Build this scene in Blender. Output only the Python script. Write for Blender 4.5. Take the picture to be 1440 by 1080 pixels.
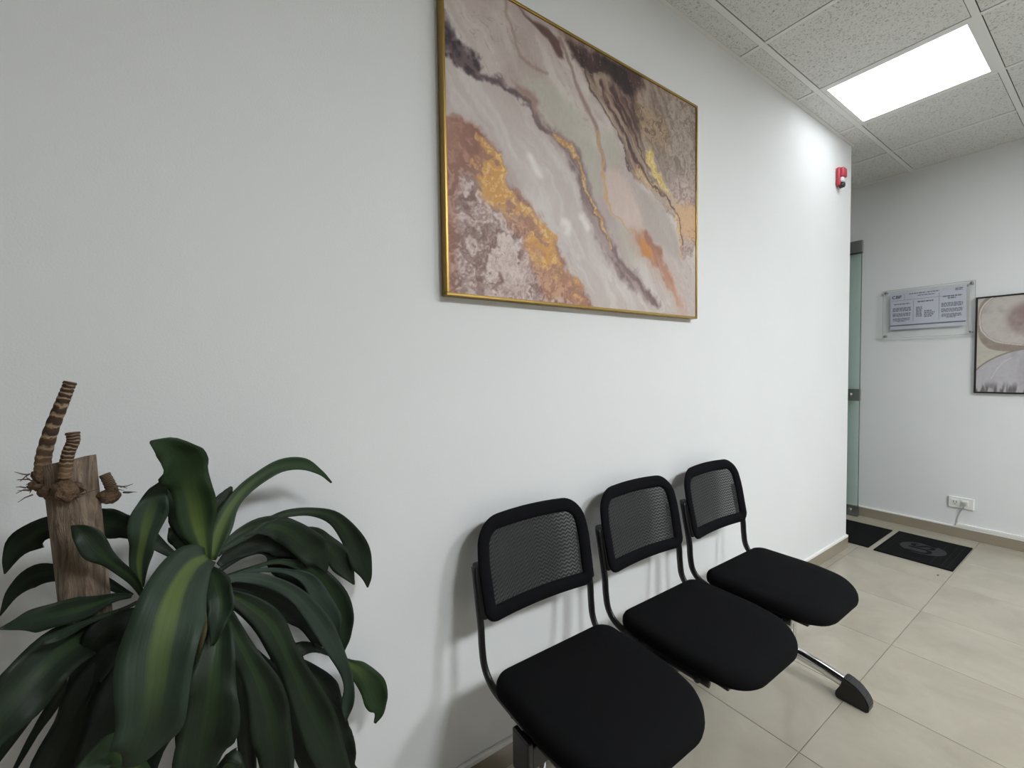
import bpy, bmesh, math, random
import numpy as np
from mathutils import Vector, Matrix

random.seed(7)
S = bpy.context.scene
C = S.collection
for o in list(bpy.data.objects):
    bpy.data.objects.remove(o)

# ------------------------------------------------------------------ camera
YAW, PITCH, ROLL, FPX = 0.59626, -0.035313, -0.013313, 595.95
CAM = Vector((0.0, -1.13557, 1.29963))
fw = Vector((math.sin(YAW)*math.cos(PITCH), math.cos(YAW)*math.cos(PITCH), math.sin(PITCH)))
r0 = Vector((math.cos(YAW), -math.sin(YAW), 0)); u0 = r0.cross(fw)
rt = r0*math.cos(ROLL) + u0*math.sin(ROLL); up = -r0*math.sin(ROLL) + u0*math.cos(ROLL)
cd = bpy.data.cameras.new('camera'); cam = bpy.data.objects.new('camera', cd); C.objects.link(cam)
cam.matrix_world = Matrix(((rt.x, up.x, -fw.x, CAM.x), (rt.y, up.y, -fw.y, CAM.y), (rt.z, up.z, -fw.z, CAM.z), (0, 0, 0, 1)))
cd.sensor_width = 36.0; cd.lens = 36.0*FPX/1440.0; cd.clip_start = 0.02
S.camera = cam

# ------------------------------------------------------------------ world, exposure, lamp power
w = bpy.data.worlds.new('world'); S.world = w; w.use_nodes = True
w.node_tree.nodes['Background'].inputs[0].default_value = (0.8, 0.85, 0.9, 1)
w.node_tree.nodes['Background'].inputs[1].default_value = 0.0
S.view_settings.view_transform = 'Standard'; S.view_settings.look = 'None'
S.view_settings.gamma = 1.0; S.view_settings.use_curve_mapping = False
S.view_settings.exposure = 0.0
LAMP = (0.935, 0.975, 1.0)
LAMP_POWER = 5.2          # emission of the panel in view
FILL_POWER_MID = 76.0  # unseen fill panels added behind the viewer to brighten the wall
FILL_POWER_FAR = 22.0      # unseen panel added as fill, stronger than the one in view

# ------------------------------------------------------------------ helpers
def lin(r, g, b, k=1.0):
    f = lambda c: (c/255/12.92 if c/255 <= 0.04045 else ((c/255+0.055)/1.055)**2.4)
    return (min(f(r)*k, 1), min(f(g)*k, 1), min(f(b)*k, 1), 1)

def mat(name, col, rough=0.5, metal=0.0, spec=0.5):
    m = bpy.data.materials.new(name); m.use_nodes = True
    b = m.node_tree.nodes['Principled BSDF']
    b.inputs['Base Color'].default_value = col if len(col) == 4 else (*col, 1)
    b.inputs['Roughness'].default_value = rough; b.inputs['Metallic'].default_value = metal
    b.inputs['Specular IOR Level'].default_value = spec
    return m

class NT:
    def __init__(s, m): s.m = m; s.t = m.node_tree; s.b = s.t.nodes.get('Principled BSDF')
    def n(s, typ, **kw):
        x = s.t.nodes.new(typ)
        for k, v in kw.items():
            if k.startswith('i_'):
                key = k[2:]; key = int(key) if key.isdigit() else key.replace('_', ' ')
                x.inputs[key].default_value = v
            else: setattr(x, k, v)
        return x
    def l(s, a, b): s.t.links.new(a, b)
    def ramp(s, fac, stops):
        r = s.n('ShaderNodeValToRGB'); e = r.color_ramp.elements
        while len(e) < len(stops): e.new(0.5)
        for i, (p, c) in enumerate(stops): e[i].position = p; e[i].color = c
        s.l(fac, r.inputs[0]); return r.outputs[0]
    def bump(s, h, strength, dist):
        b = s.n('ShaderNodeBump'); b.inputs['Strength'].default_value = strength; b.inputs['Distance'].default_value = dist
        s.l(h, b.inputs['Height']); s.l(b.outputs[0], s.b.inputs['Normal'])
    def coord(s, scale=(1, 1, 1), kind='Object'):
        c = s.n('ShaderNodeTexCoord'); mp = s.n('ShaderNodeMapping'); mp.inputs['Scale'].default_value = scale
        s.l(c.outputs[kind], mp.inputs[0]); return mp.outputs[0]
    def noise(s, vec, scale, detail=4, rough=0.5, dist=0.0):
        x = s.n('ShaderNodeTexNoise'); x.inputs['Scale'].default_value = scale; x.inputs['Detail'].default_value = detail
        x.inputs['Roughness'].default_value = rough; x.inputs['Distortion'].default_value = dist
        if vec is not None: s.l(vec, x.inputs['Vector'])
        return x.outputs[0]
    def mix(s, fac, a, b):
        x = s.n('ShaderNodeMix', data_type='RGBA')
        for sock, v in ((x.inputs[0], fac), (x.inputs[6], a), (x.inputs[7], b)):
            if hasattr(v, 'links'): s.l(v, sock)
            else: sock.default_value = v
        return x.outputs[2]
    def math(s, op, a, b=0.0, c=0.0):
        x = s.n('ShaderNodeMath', operation=op)
        for i, v in enumerate((a, b, c)):
            if hasattr(v, 'links'): s.l(v, x.inputs[i])
            else: x.inputs[i].default_value = v
        return x.outputs[0]

def finish(bm, name, m, parent=None, smooth=False, kind=None):
    me = bpy.data.meshes.new(name)
    bmesh.ops.recalc_face_normals(bm, faces=bm.faces)
    bm.to_mesh(me); bm.free()
    return link(me, name, m, parent, smooth, kind)

def link(me, name, m, parent=None, smooth=False, kind=None):
    o = bpy.data.objects.new(name, me); C.objects.link(o)
    if m is not None and not me.materials: me.materials.append(m)
    if smooth:
        for p in me.polygons: p.use_smooth = True
    if parent is not None:
        o.parent = parent
        o.location = -parent.location if parent.parent is None else (0, 0, 0)
        if parent.parent is None and parent.type == 'MESH': o.location = (0, 0, 0)
    if kind: o['kind'] = kind
    return o

def thing(name, label, cat, loc=(0, 0, 0), group=None):
    o = bpy.data.objects.new(name, None); C.objects.link(o); o.location = loc
    o.empty_display_size = 0.05
    o['label'] = label; o['category'] = cat
    if group: o['group'] = group
    return o

def bm_box(bm, x0, x1, y0, y1, z0, z1, bev=0.0, seg=2):
    r = bmesh.ops.create_cube(bm, size=1.0)
    for v in r['verts']:
        v.co = Vector((x0+(v.co.x+.5)*(x1-x0), y0+(v.co.y+.5)*(y1-y0), z0+(v.co.z+.5)*(z1-z0)))
    if bev > 0:
        es = list({e for v in r['verts'] for e in v.link_edges})
        bmesh.ops.bevel(bm, geom=es, offset=bev, segments=seg, affect='EDGES', profile=0.5)

def box(name, m, b, parent=None, bev=0.0, seg=2, kind=None):
    bm = bmesh.new(); bm_box(bm, *b, bev=bev, seg=seg)
    return finish(bm, name, m, parent, False, kind)

def bm_cyl(bm, a, b, r1, r2=None, seg=20, cap=True):
    a, b = Vector(a), Vector(b); r2 = r1 if r2 is None else r2
    d = (b-a).normalized(); s = d.orthogonal().normalized(); t = d.cross(s)
    R = []
    for c, r in ((a, r1), (b, r2)):
        R.append([bm.verts.new(c + (s*math.cos(k*2*math.pi/seg) + t*math.sin(k*2*math.pi/seg))*r) for k in range(seg)])
    for k in range(seg): bm.faces.new((R[0][k], R[0][(k+1) % seg], R[1][(k+1) % seg], R[1][k]))
    if cap: bm.faces.new(R[0]); bm.faces.new(R[1])

def catmull(P, n):
    P = [np.array(p, float) for p in P]; out = []
    Q = [2*P[0]-P[1]] + P + [2*P[-1]-P[-2]]
    for i in range(1, len(Q)-2):
        for k in range(n):
            t = k/n; a, b, c, d = Q[i-1:i+3]
            out.append(0.5*(2*b + (c-a)*t + (2*a-5*b+4*c-d)*t*t + (3*b-a-3*c+d)*t**3))
    out.append(P[-1]); return out

def bm_tube(bm, pts, radii, seg=12, flat=1.0, flat_dir=None, cap=True):
    pts = [Vector(p) for p in pts]; n = len(pts)
    if not hasattr(radii, '__len__'): radii = [radii]*n
    rings = []; s = None; uvl = bm.loops.layers.uv.verify()
    for i in range(n):
        d = (pts[min(i+1, n-1)]-pts[max(i-1, 0)]).normalized()
        if flat_dir is not None: s = Vector(flat_dir); s = (s - d*s.dot(d)).normalized()
        elif s is None: s = d.orthogonal().normalized()
        else: s = (s - d*s.dot(d)).normalized()
        t = d.cross(s)
        rings.append([bm.verts.new(pts[i] + (s*math.cos(a)*flat + t*math.sin(a))*radii[i]) for a in [k*2*math.pi/seg for k in range(seg)]])
    for i in range(n-1):
        for k in range(seg):
            f = bm.faces.new((rings[i][k], rings[i][(k+1) % seg], rings[i+1][(k+1) % seg], rings[i+1][k]))
            for lp, (uu, vv) in zip(f.loops, ((k/seg, i/(n-1)), ((k+1)/seg, i/(n-1)), ((k+1)/seg, (i+1)/(n-1)), (k/seg, (i+1)/(n-1)))): lp[uvl].uv = (uu, vv)
    if cap: bm.faces.new(rings[0]); bm.faces.new(rings[-1])

def rounded(corners, seg=8):
    """corners: (x, y, radius) counter-clockwise -> outline points and outward normals"""
    out = []
    n = len(corners)
    for i in range(n):
        p = Vector(corners[i][:2]); a = Vector(corners[i-1][:2]); b = Vector(corners[(i+1) % n][:2]); r = corners[i][2]
        da = (a-p).normalized(); db = (b-p).normalized()
        ang = da.angle(db); dist = r/math.tan(ang/2)
        c = p + (da+db).normalized()*(r/math.sin(ang/2))
        s = p+da*dist-c; e = p+db*dist-c
        a0 = math.atan2(s.y, s.x); a1 = math.atan2(e.y, e.x)
        while a1 < a0: a1 += 2*math.pi
        for k in range(seg+1):
            t = a0+(a1-a0)*k/seg
            nn = Vector((math.cos(t), math.sin(t))); out.append((c+nn*r, nn))
    # resample straight runs
    res = []
    for i in range(len(out)):
        res.append(out[i]); q = out[(i+1) % len(out)]
        d = (q[0]-out[i][0]).length
        k = int(d/0.03)
        for j in range(1, k):
            t = j/k; res.append((out[i][0].lerp(q[0], t), (out[i][1].lerp(q[1], t)).normalized()))
    return res

def smooth01(a, b, x):
    t = np.clip((x-a)/(b-a), 0, 1); return t*t*(3-2*t)

# ------------------------------------------------------------------ numpy painter for the two printed pictures
rng = np.random.RandomState(3)
LAT = rng.rand(256, 256)
def vnoise(x, y):
    xi = np.floor(x).astype(int); yi = np.floor(y).astype(int); fx = x-xi; fy = y-yi
    fx = fx*fx*(3-2*fx); fy = fy*fy*(3-2*fy)
    g = lambda a, b: LAT[a % 256, b % 256]
    return (g(xi, yi)*(1-fx)+g(xi+1, yi)*fx)*(1-fy) + (g(xi, yi+1)*(1-fx)+g(xi+1, yi+1)*fx)*fy
def fbm(x, y, o=4):
    s = 0; a = 0.5; t = 0
    for k in range(o):
        s = s + a*vnoise(x*2**k+17.3*k, y*2**k+9.1*k); t += a; a *= 0.55
    return s/t
def seg_dist(X, Y, pts, closed=False):
    D = np.full(X.shape, 9.0); T = np.zeros(X.shape); n = len(pts); m = n if closed else n-1
    for i in range(m):
        (ax, ay), (bx, by) = pts[i], pts[(i+1) % n]
        dx, dy = bx-ax, by-ay; L2 = dx*dx+dy*dy+1e-12
        t = np.clip(((X-ax)*dx+(Y-ay)*dy)/L2, 0, 1)
        d = np.hypot(X-ax-t*dx, Y-ay-t*dy); k = d < D
        D = np.where(k, d, D); T = np.where(k, (i+t)/m, T)
    return D, T
def poly_sd(X, Y, pts):
    D, _ = seg_dist(X, Y, pts, True); ins = np.zeros(X.shape, bool); n = len(pts)
    for i in range(n):
        (ax, ay), (bx, by) = pts[i], pts[(i+1) % n]
        c = ((ay > Y) != (by > Y)) & (X < (bx-ax)*(Y-ay)/(by-ay+1e-12)+ax)
        ins ^= c
    return np.where(ins, D, -D)

def picture_mesh(name, rgb, origin, du, dv, back, m, parent):
    """rgb: (ny, nx, 3) linear colours -> coloured grid (thin closed slab) with a colour attribute"""
    ny, nx = rgb.shape[:2]
    o, du, dv, back = map(lambda q: np.array(q, float), (origin, du, dv, back))
    a = np.linspace(0, 1, nx); b = np.linspace(0, 1, ny)
    P = o + a[None, :, None]*du + b[:, None, None]*dv
    V = P.reshape(-1, 3); idx = np.arange(nx*ny).reshape(ny, nx)
    F = np.stack([idx[:-1, :-1], idx[:-1, 1:], idx[1:, 1:], idx[1:, :-1]], -1).reshape(-1, 4)
    cn = np.array([o, o+du, o+du+dv, o+dv])+back
    k = len(V); V = np.vstack([V, cn])
    col = np.vstack([rgb.reshape(-1, 3), np.full((4, 3), 0.6)])
    me = bpy.data.meshes.new(name)
    faces = F.tolist() + [[k+3, k+2, k+1, k]]
    faces += [list(idx[0, ::-1])+[k, k+1], list(idx[:, -1][::-1])+[k+1, k+2], list(idx[-1, :])+[k+2, k+3], list(idx[:, 0])+[k+3, k]]
    me.from_pydata(V.tolist(), [], faces)
    ca = me.color_attributes.new('print', 'FLOAT_COLOR', 'POINT')
    ca.data.foreach_set('color', np.hstack([col, np.ones((len(col), 1))]).astype(np.float32).ravel())
    me.update()
    return link(me, name, m, parent)

def mat_print(name, rough=0.6):
    m = mat(name, (0.8, 0.8, 0.8), rough); t = NT(m)
    a = t.n('ShaderNodeAttribute', attribute_name='print'); t.l(a.outputs['Color'], t.b.inputs['Base Color'])
    return m

# ------------------------------------------------------------------ materials of the room
def wall_material():
    m = mat('white_wall_paint', lin(230, 232, 233), 0.75, spec=0.25); t = NT(m)
    v = t.coord(); n1 = t.noise(v, 260, 3); n2 = t.noise(v, 2.2, 3)
    t.l(t.mix(n2, lin(228, 230, 231), lin(234, 236, 237)), t.b.inputs['Base Color'])
    t.bump(n1, 0.18, 0.002); return m
M_wall = wall_material()
M_wall2 = mat('greige_bounce_cut', lin(150, 144, 138), 0.8, spec=0.2)  # unseen walls, tone darkened to cut the bounced light
def ceiling_tile_material():
    m = mat('mineral_fibre_tile', lin(205, 205, 202), 0.95, spec=0.1); t = NT(m)
    v = t.coord((1, 1, 1), 'Object')
    oi = t.n('ShaderNodeObjectInfo')
    sh = t.n('ShaderNodeVectorMath', operation='ADD'); t.l(v, sh.inputs[0]); t.l(oi.outputs['Location'], sh.inputs[1])
    v = sh.outputs[0]
    worm = t.noise(v, 125, 3, 0.55, 1.0)
    pit = t.ramp(worm, [(0.36, (0, 0, 0, 1)), (0.44, (1, 1, 1, 1))])
    fine = t.noise(v, 330, 2)
    t.l(t.mix(pit, lin(172, 172, 169), t.mix(fine, lin(212, 212, 209), lin(232, 232, 229))), t.b.inputs['Base Color'])
    t.bump(t.math('MULTIPLY_ADD', fine, 0.3, pit), 0.5, 0.003); return m
M_tile = ceiling_tile_material()
M_tee = mat('white_enamel_tee', lin(226, 226, 223), 0.5)
M_gap_shade = mat('ceiling_gap_shade', (0.05, 0.05, 0.05, 1), 0.9)  # dark slab colour painted in as the shadow line beside the tees
def floor_material():
    m = mat('polished_porcelain', lin(188, 180, 163), 0.12, spec=0.45); t = NT(m)
    v = t.coord(); oi = t.n('ShaderNodeObjectInfo')
    sh = t.n('ShaderNodeVectorMath', operation='ADD'); t.l(v, sh.inputs[0])
    sc = t.n('ShaderNodeVectorMath', operation='SCALE'); t.l(oi.outputs['Location'], sc.inputs[0]); sc.inputs['Scale'].default_value = 3.7
    t.l(sc.outputs[0], sh.inputs[1]); v = sh.outputs[0]
    a = t.noise(v, 3.2, 5, 0.6, 0.6); b = t.noise(v, 14, 4, 0.6)
    c = t.mix(t.ramp(a, [(0.35, (0, 0, 0, 1)), (0.65, (1, 1, 1, 1))]), lin(159, 152, 138), lin(173, 166, 151))
    c = t.mix(t.ramp(b, [(0.52, (0, 0, 0, 1)), (0.72, (.45, .45, .45, 1))]), c, lin(166, 154, 142))
    t.l(t.mix(t.math('MULTIPLY', oi.outputs['Random'], 0.25), c, lin(163, 159, 144)), t.b.inputs['Base Color'])
    t.l(t.math('MULTIPLY_ADD', b, 0.12, 0.1), t.b.inputs['Roughness']); return m
M_floor = floor_material()
M_grout = mat('tile_grout', lin(134, 124, 110), 0.9)
def skirting_material():
    m = mat('porcelain_skirting', lin(186, 176, 158), 0.25); t = NT(m)
    a = t.noise(t.coord(), 4, 5, 0.6); t.l(t.mix(a, lin(138, 129, 113), lin(162, 151, 134)), t.b.inputs['Base Color']); return m
M_skirt = skirting_material()
M_bead = mat('white_sealant_bead', lin(238, 238, 235), 0.35)
M_diff = bpy.data.materials.new('led_diffuser'); M_diff.use_nodes = True
def emitter(m, power):
    nt = m.node_tree; nt.nodes.clear(); e = nt.nodes.new('ShaderNodeEmission'); o = nt.nodes.new('ShaderNodeOutputMaterial')
    e.inputs[0].default_value = (*LAMP, 1); e.inputs[1].default_value = power; nt.links.new(e.outputs[0], o.inputs[0])
emitter(M_diff, LAMP_POWER)
M_fill_mid = bpy.data.materials.new('fill_diffuser_mid'); M_fill_mid.use_nodes = True; emitter(M_fill_mid, FILL_POWER_MID)
M_fill_far = bpy.data.materials.new('fill_diffuser_far'); M_fill_far.use_nodes = True; emitter(M_fill_far, FILL_POWER_FAR)
M_lframe = mat('white_lamp_frame', lin(225, 225, 222), 0.4)

# ------------------------------------------------------------------ the setting
H = 2.803; XB = 4.503; XE = 3.627; XL = -3.2; YR = -4.4; YH = 1.4
def struct(name, m, b, parent=None, bev=0.0):
    return box(name, m, b, parent, bev, kind=None if parent else 'structure')
struct('wall_left', M_wall, (XL-.1, XE, 0, .15, -.02, H+.06), bev=.003)
struct('wall_back', M_wall, (XB, XB+.1, YR-.1, YH+.1, -.02, H+.06))
struct('wall_right', M_wall2, (XL-.1, XB, YR-.1, YR, -.02, H+.06))
struct('wall_front', M_wall2, (XL-.1, XL, YR, 0, -.02, H+.06))
struct('wall_hall_end', M_wall, (XE-.15, XB, YH, YH+.1, -.02, H+.06))
struct('wall_hall_left', M_wall, (XE-.15, XE, .15, YH, -.02, H+.06))

# floor: slab of grout with every tile its own piece
floor = struct('floor', M_grout, (XL-.1, XB+.1, YR-.1, YH+.1, -.06, -.0035))
TX0, TY0, TS, GAP = 2.03689, -0.52551, 0.478, 0.0010
def piece_box(cache, name, m, x0, x1, y0, y1, z0, z1, bev, parent):
    key = (name, round(x1-x0, 4), round(y1-y0, 4))
    if key not in cache:
        bm = bmesh.new(); hx, hy = (x1-x0)/2, (y1-y0)/2
        bm_box(bm, -hx, hx, -hy, hy, z0, z1, bev=bev, seg=1)
        me = bpy.data.meshes.new(name); bmesh.ops.recalc_face_normals(bm, faces=bm.faces); bm.to_mesh(me); bm.free()
        me.materials.append(m); cache[key] = me
    o = bpy.data.objects.new(name, cache[key]); C.objects.link(o); o.parent = parent
    o.location = ((x0+x1)/2, (y0+y1)/2, 0); return o
CACHE = {}
def cells(x0, xs, y0, ys, fn):
    for i in range(-20, 20):
        a, b = max(x0+i*xs, XL), min(x0+(i+1)*xs, XB)
        if b-a < .01: continue
        for j in range(-12, 12):
            c, d = max(y0+j*ys, YR), min(y0+(j+1)*ys, YH)
            if d-c < .01: continue
            if d <= 0 or a >= XE: fn(a, b, c, d)
            elif b <= XE:
                if c < -.005: fn(a, b, c, 0)
            else:
                if c < 0: fn(a, b, c, 0); fn(XE, b, 0, d)
                else: fn(XE, b, c, d)
cells(TX0, TS, TY0, TS, lambda a, b, c, d: piece_box(CACHE, 'floor_tile', M_floor, a+GAP, b-GAP, c+GAP, d-GAP, -.0035, 0, .0012, floor))

# skirting and white bead
def skirting(name, bname, b, bb):
    s = struct(name, M_skirt, b, bev=.002); struct(bname, M_bead, bb, bev=.002)
skirting('baseboard_left', 'trim_1', (XL, XE+.010, -.010, 0, 0, .076), (XL, XE+.004, -.0125, 0, .076, .092))
skirting('baseboard_back', 'trim_2', (XB-.010, XB, YR, YH, 0, .072), (XB-.012, XB, YR, YH, .072, .084))
skirting('baseboard_hall', 'trim_3', (XE, XE+.010, 0, YH, 0, .076), (XE, XE+.0125, 0, YH, .076, .092))
struct('baseboard_right', M_skirt, (XL, XB-.02, YR, YR+.010, 0, .076))
struct('baseboard_front', M_skirt, (XL, XL+.010, YR+.02, -.02, 0, .076))

# suspended ceiling: slab, tees and every tile
ceiling = struct('ceiling', M_gap_shade, (XL-.1, XB+.1, YR-.1, YH+.1, H+.02, H+.08))
MX, MY, CX0, CY0 = 0.6096, 0.5949, 2.13928, -0.11808
LIGHT_CELLS = [(CX0+MX*i, CY0-MY*j) for i, j in ((1, 1), (-2, 5), (0, 5), (3, 4))]
def is_light(a, c):
    return any(abs(a-x) < .05 and abs(c-y) < .05 for x, y in LIGHT_CELLS)
def ctile(a, b, c, d):
    if is_light(a, c): return
    on = lambda v, o, q: abs((v-o)/q-round((v-o)/q)) < .01
    gx = [.0145 if on(v, CX0, MX) else 0 for v in (a, b)]; gy = [.0155 if on(v, CY0, MY) else 0 for v in (c, d)]
    piece_box(CACHE, 'ceiling_tile', M_tile, a+gx[0], b-gx[1], c+gy[0], d-gy[1], H+.002, H+.02, .0, ceiling)
cells(CX0, MX, CY0-10*MY, MY, ctile)
for i in range(-6, 4):
    x = CX0+i*MX
    if x > XL+.05: box('ceiling_tee', M_tee, (x-.011, x+.011, YR, YH if x > XE else 0, H, H+.0035), ceiling)
for j in range(-2, 6):
    y = CY0-j*MY
    if y < 0: box('ceiling_tee', M_tee, (XL, XB, y-.0125, y+.0125, H-.0012, H+.003), ceiling)
    elif y < YH: box('ceiling_tee', M_tee, (XE, XB, y-.0125, y+.0125, H-.0012, H+.003), ceiling)
struct('trim_4', M_tee, (XL, XE+.0, -.019, 0, H-.002, H+.003))
struct('trim_5', M_tee, (XB-.019, XB, YR, YH, H-.002, H+.003))

# recessed LED panels: one in view, the unseen rest added for fill
def ceiling_light(x, y, m, label):
    x0, x1, y0, y1 = x+.012, x+MX-.012, y+.013, y+MY-.013
    t = thing('ceiling_light', label, 'light', ((x0+x1)/2, (y0+y1)/2, H), 'ceiling light panels')
    bm = bmesh.new(); b = .02
    for q in ((x0, x1, y0, y0+b), (x0, x1, y1-b, y1), (x0, x0+b, y0+b, y1-b), (x1-b, x1, y0+b, y1-b)):
        bm_box(bm, *q, H+.0005, H+.012)
    finish(bm, 'frame', M_lframe, t)
    box('diffuser', m, (x0+b, x1-b, y0+b, y1-b, H+.003, H+.010), t)
ceiling_light(CX0+MX, CY0-MY, M_diff, 'bright square light panel set flush in the grid ceiling above the end of the chairs')
for i, j, where in ((-2, 5, 'behind the viewer, farthest from the back wall'), (0, 5, 'behind the viewer, second from the back wall'),
                    (3, 4, 'to the right, nearest to the back wall')):
    ceiling_light(CX0+i*MX, CY0-j*MY, M_fill_mid if i < 1 else M_fill_far, 'added unseen fill panel in the ceiling '+where)

# ------------------------------------------------------------------ glass door standing open along the back wall
M_steel = mat('brushed_steel', lin(150, 152, 150), 0.38, 1.0)
M_steel_d = mat('dark_seam', (0.02, 0.02, 0.02), 0.5)
def glass_material(name, tint, ior=1.5, gl=0.02):
    m = bpy.data.materials.new(name); m.use_nodes = True; nt = m.node_tree; nt.nodes.clear()
    o = nt.nodes.new('ShaderNodeOutputMaterial'); a = nt.nodes.new('ShaderNodeBsdfTransparent'); g = nt.nodes.new('ShaderNodeBsdfGlossy')
    f = nt.nodes.new('ShaderNodeFresnel'); x = nt.nodes.new('ShaderNodeMixShader'); ge = nt.nodes.new('ShaderNodeNewGeometry'); k = nt.nodes.new('ShaderNodeMath')
    k.operation = 'MULTIPLY_ADD'; k.inputs[1].default_value = 1/ior-ior; k.inputs[2].default_value = ior     # same Fresnel on both sides of a thin pane
    nt.links.new(ge.outputs['Backfacing'], k.inputs[0]); nt.links.new(k.outputs[0], f.inputs[0])
    a.inputs[0].default_value = (*tint, 1); g.inputs['Roughness'].default_value = gl
    nt.links.new(f.outputs[0], x.inputs[0]); nt.links.new(a.outputs[0], x.inputs[1]); nt.links.new(g.outputs[0], x.inputs[2]); nt.links.new(x.outputs[0], o.inputs[0])
    return m
M_glass = glass_material('green_tempered_glass', (0.86, 0.925, 0.90))
M_gedge = mat('glass_edge', lin(84, 100, 95), 0.2)
DX = 4.44; DY0, DY1 = 0.172, 1.07
door = box('door_1', M_glass, (DX-.005, DX+.005, DY0+.003, DY1, .012, 2.335), kind='structure')
box('glass_edge', M_gedge, (DX-.005, DX+.005, DY0, DY0+.003, .012, 2.335), door)
rail = box('top_rail', M_steel, (DX-.014, DX+.014, DY0-.004, DY1, 2.237, 2.336), door, bev=.002)
box('rail_seam', M_steel_d, (DX-.0148, DX+.0148, DY0-.003, DY1, 2.230, 2.2372), door)
lock = box('lock_plate', M_steel, (DX-.014, DX+.014, DY0-.004, DY0+.12, .990, 1.092), door, bev=.003)
bm = bmesh.new(); bm_cyl(bm, (DX-.013, DY0+.062, 1.043), (DX-.034, DY0+.062, 1.043), .021, .018); finish(bm, 'lock_cylinder', M_steel, lock, True)
patch = box('bottom_patch', M_steel, (DX-.014, DX+.014, DY0-.004, DY0+.16, .004, .092), door, bev=.003)
bm = bmesh.new(); bm_cyl(bm, (DX-.013, DY0+.050, .052), (DX-.036, DY0+.050, .052), .018, .016); finish(bm, 'patch_cylinder', M_steel, patch, True)

# ------------------------------------------------------------------ seats on a beam
def fabric_material(name, a, b, rough=0.95):
    m = mat(name, a, rough, spec=0.06); t = NT(m)
    v = t.coord(); n = t.noise(v, 900, 2); t.l(t.mix(n, a, b), t.b.inputs['Base Color'])
    t.b.inputs['Sheen Weight'].default_value = 0.0
    t.bump(n, 0.3, 0.001); return m
M_fab = fabric_material('black_seat_fabric', (0.0055, 0.0055, 0.006, 1), (0.0095, 0.0095, 0.0105, 1))
M_trim = fabric_material('black_padded_edge', (0.006, 0.006, 0.007, 1), (0.010, 0.010, 0.012, 1))
M_blk = mat('black_powder_coat', (0.007, 0.007, 0.0075, 1), 0.42)
M_plast = mat('black_plastic', (0.009, 0.009, 0.0095, 1), 0.38)
M_chrome = mat('chrome', (0.78, 0.78, 0.79, 1), 0.10, 1.0)
def mesh_material():
    m = mat('black_back_mesh', (0.014, 0.014, 0.016, 1), 0.7); t = NT(m)
    uv = t.n('ShaderNodeUVMap'); sep = t.n('ShaderNodeSeparateXYZ'); t.l(uv.outputs[0], sep.inputs[0])
    x, y = sep.outputs[0], sep.outputs[1]
    col = t.math('FLOOR', t.math('MULTIPLY', x, 95.0))
    par = t.math('MULTIPLY', t.math('MODULO', col, 2.0), 2.0)
    slope = t.math('SUBTRACT', par, 1.0)
    ph = t.math('ADD', t.math('MULTIPLY', y, 88.0), t.math('MULTIPLY', slope, t.math('MULTIPLY', x, 52.0)))
    fr = t.math('FRACT', ph)
    hole = t.math('LESS_THAN', fr, 0.42)
    tr = t.n('ShaderNodeBsdfTransparent'); mx = t.n('ShaderNodeMixShader')
    t.l(t.math('MULTIPLY_ADD', hole, 0.19, 0.01), mx.inputs[0]); t.l(t.b.outputs[0], mx.inputs[1]); t.l(tr.outputs[0], mx.inputs[2])
    out = [n for n in t.t.nodes if n.type == 'OUTPUT_MATERIAL'][0]; t.l(mx.outputs[0], out.inputs[0])
    t.l(t.mix(hole, (0.007, 0.007, 0.008, 1), (0.022, 0.022, 0.024, 1)), t.b.inputs['Base Color'])
    return m
M_mesh = mesh_material()

bench = thing('tandem_bench', 'black three-seat waiting bench with mesh backs and chrome feet standing along the white wall', 'bench', (1.277, -.33, 0))
SEAT_Z = 0.490
SY = -.176      # back edge of the seats
outline = rounded([(-.218, SY, .055), (-.220, SY-.23, .40), (-.188, SY-.412, .125), (.188, SY-.412, .125), (.220, SY-.23, .40), (.218, SY, .055)], 10)
def rings_mesh(bm, rings, fn=None, uv=None):
    V = [[bm.verts.new(p) for p in r] for r in rings]; n = len(rings[0])
    for a, b in zip(V[:-1], V[1:]):
        for k in range(n): bm.faces.new((a[k], a[(k+1) % n], b[(k+1) % n], b[k]))
    return V
def seat_cushion(cx):
    bm = bmesh.new()
    cen = Vector((0, SY-.20))
    rings = []
    def ring(ins, f, dz):
        r = []
        for p, nn in outline:
            q = (p-nn*ins).lerp(cen, f)
            drop = .016*max(0, (SY-.26-q.y)/.16)**2
            r.append((cx+q.x, q.y, SEAT_Z+dz-drop))
        rings.append(r)
    for f in (.97, .6, .2): ring(.03, f, -.062)
    for ins, dz in ((.03, -.060), (.008, -.055), (0, -.046), (-.002, -.036), (-.001, -.024), (.004, -.014), (.011, -.0075), (.021, -.003)): ring(ins, 0, dz)
    for f in (.07, .15, .25, .36, .48, .60, .72, .84, .96): ring(.021, f, .003*min(1, f*4)-.003*(1-min(1, f*4)))
    V = rings_mesh(bm, rings); bm.faces.new(V[0]); bm.faces.new(V[-1])
    return finish(bm, 'seat_cushion', M_fab, bench, True)
def ybend(x, z, hw=.205):
    return -.116 + (z-.583)*.208 - .0185*(x/hw)**2
back_out = rounded([(-.210, .583, .045), (.210, .583, .045), (.215, .745, .40), (.202, .862, .082), (-.202, .862, .082), (-.215, .745, .40)], 10)
def crown(x, z): return z + .009*(1-(x/.2)**2)*max(0, (z-.723)/.15)
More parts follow.
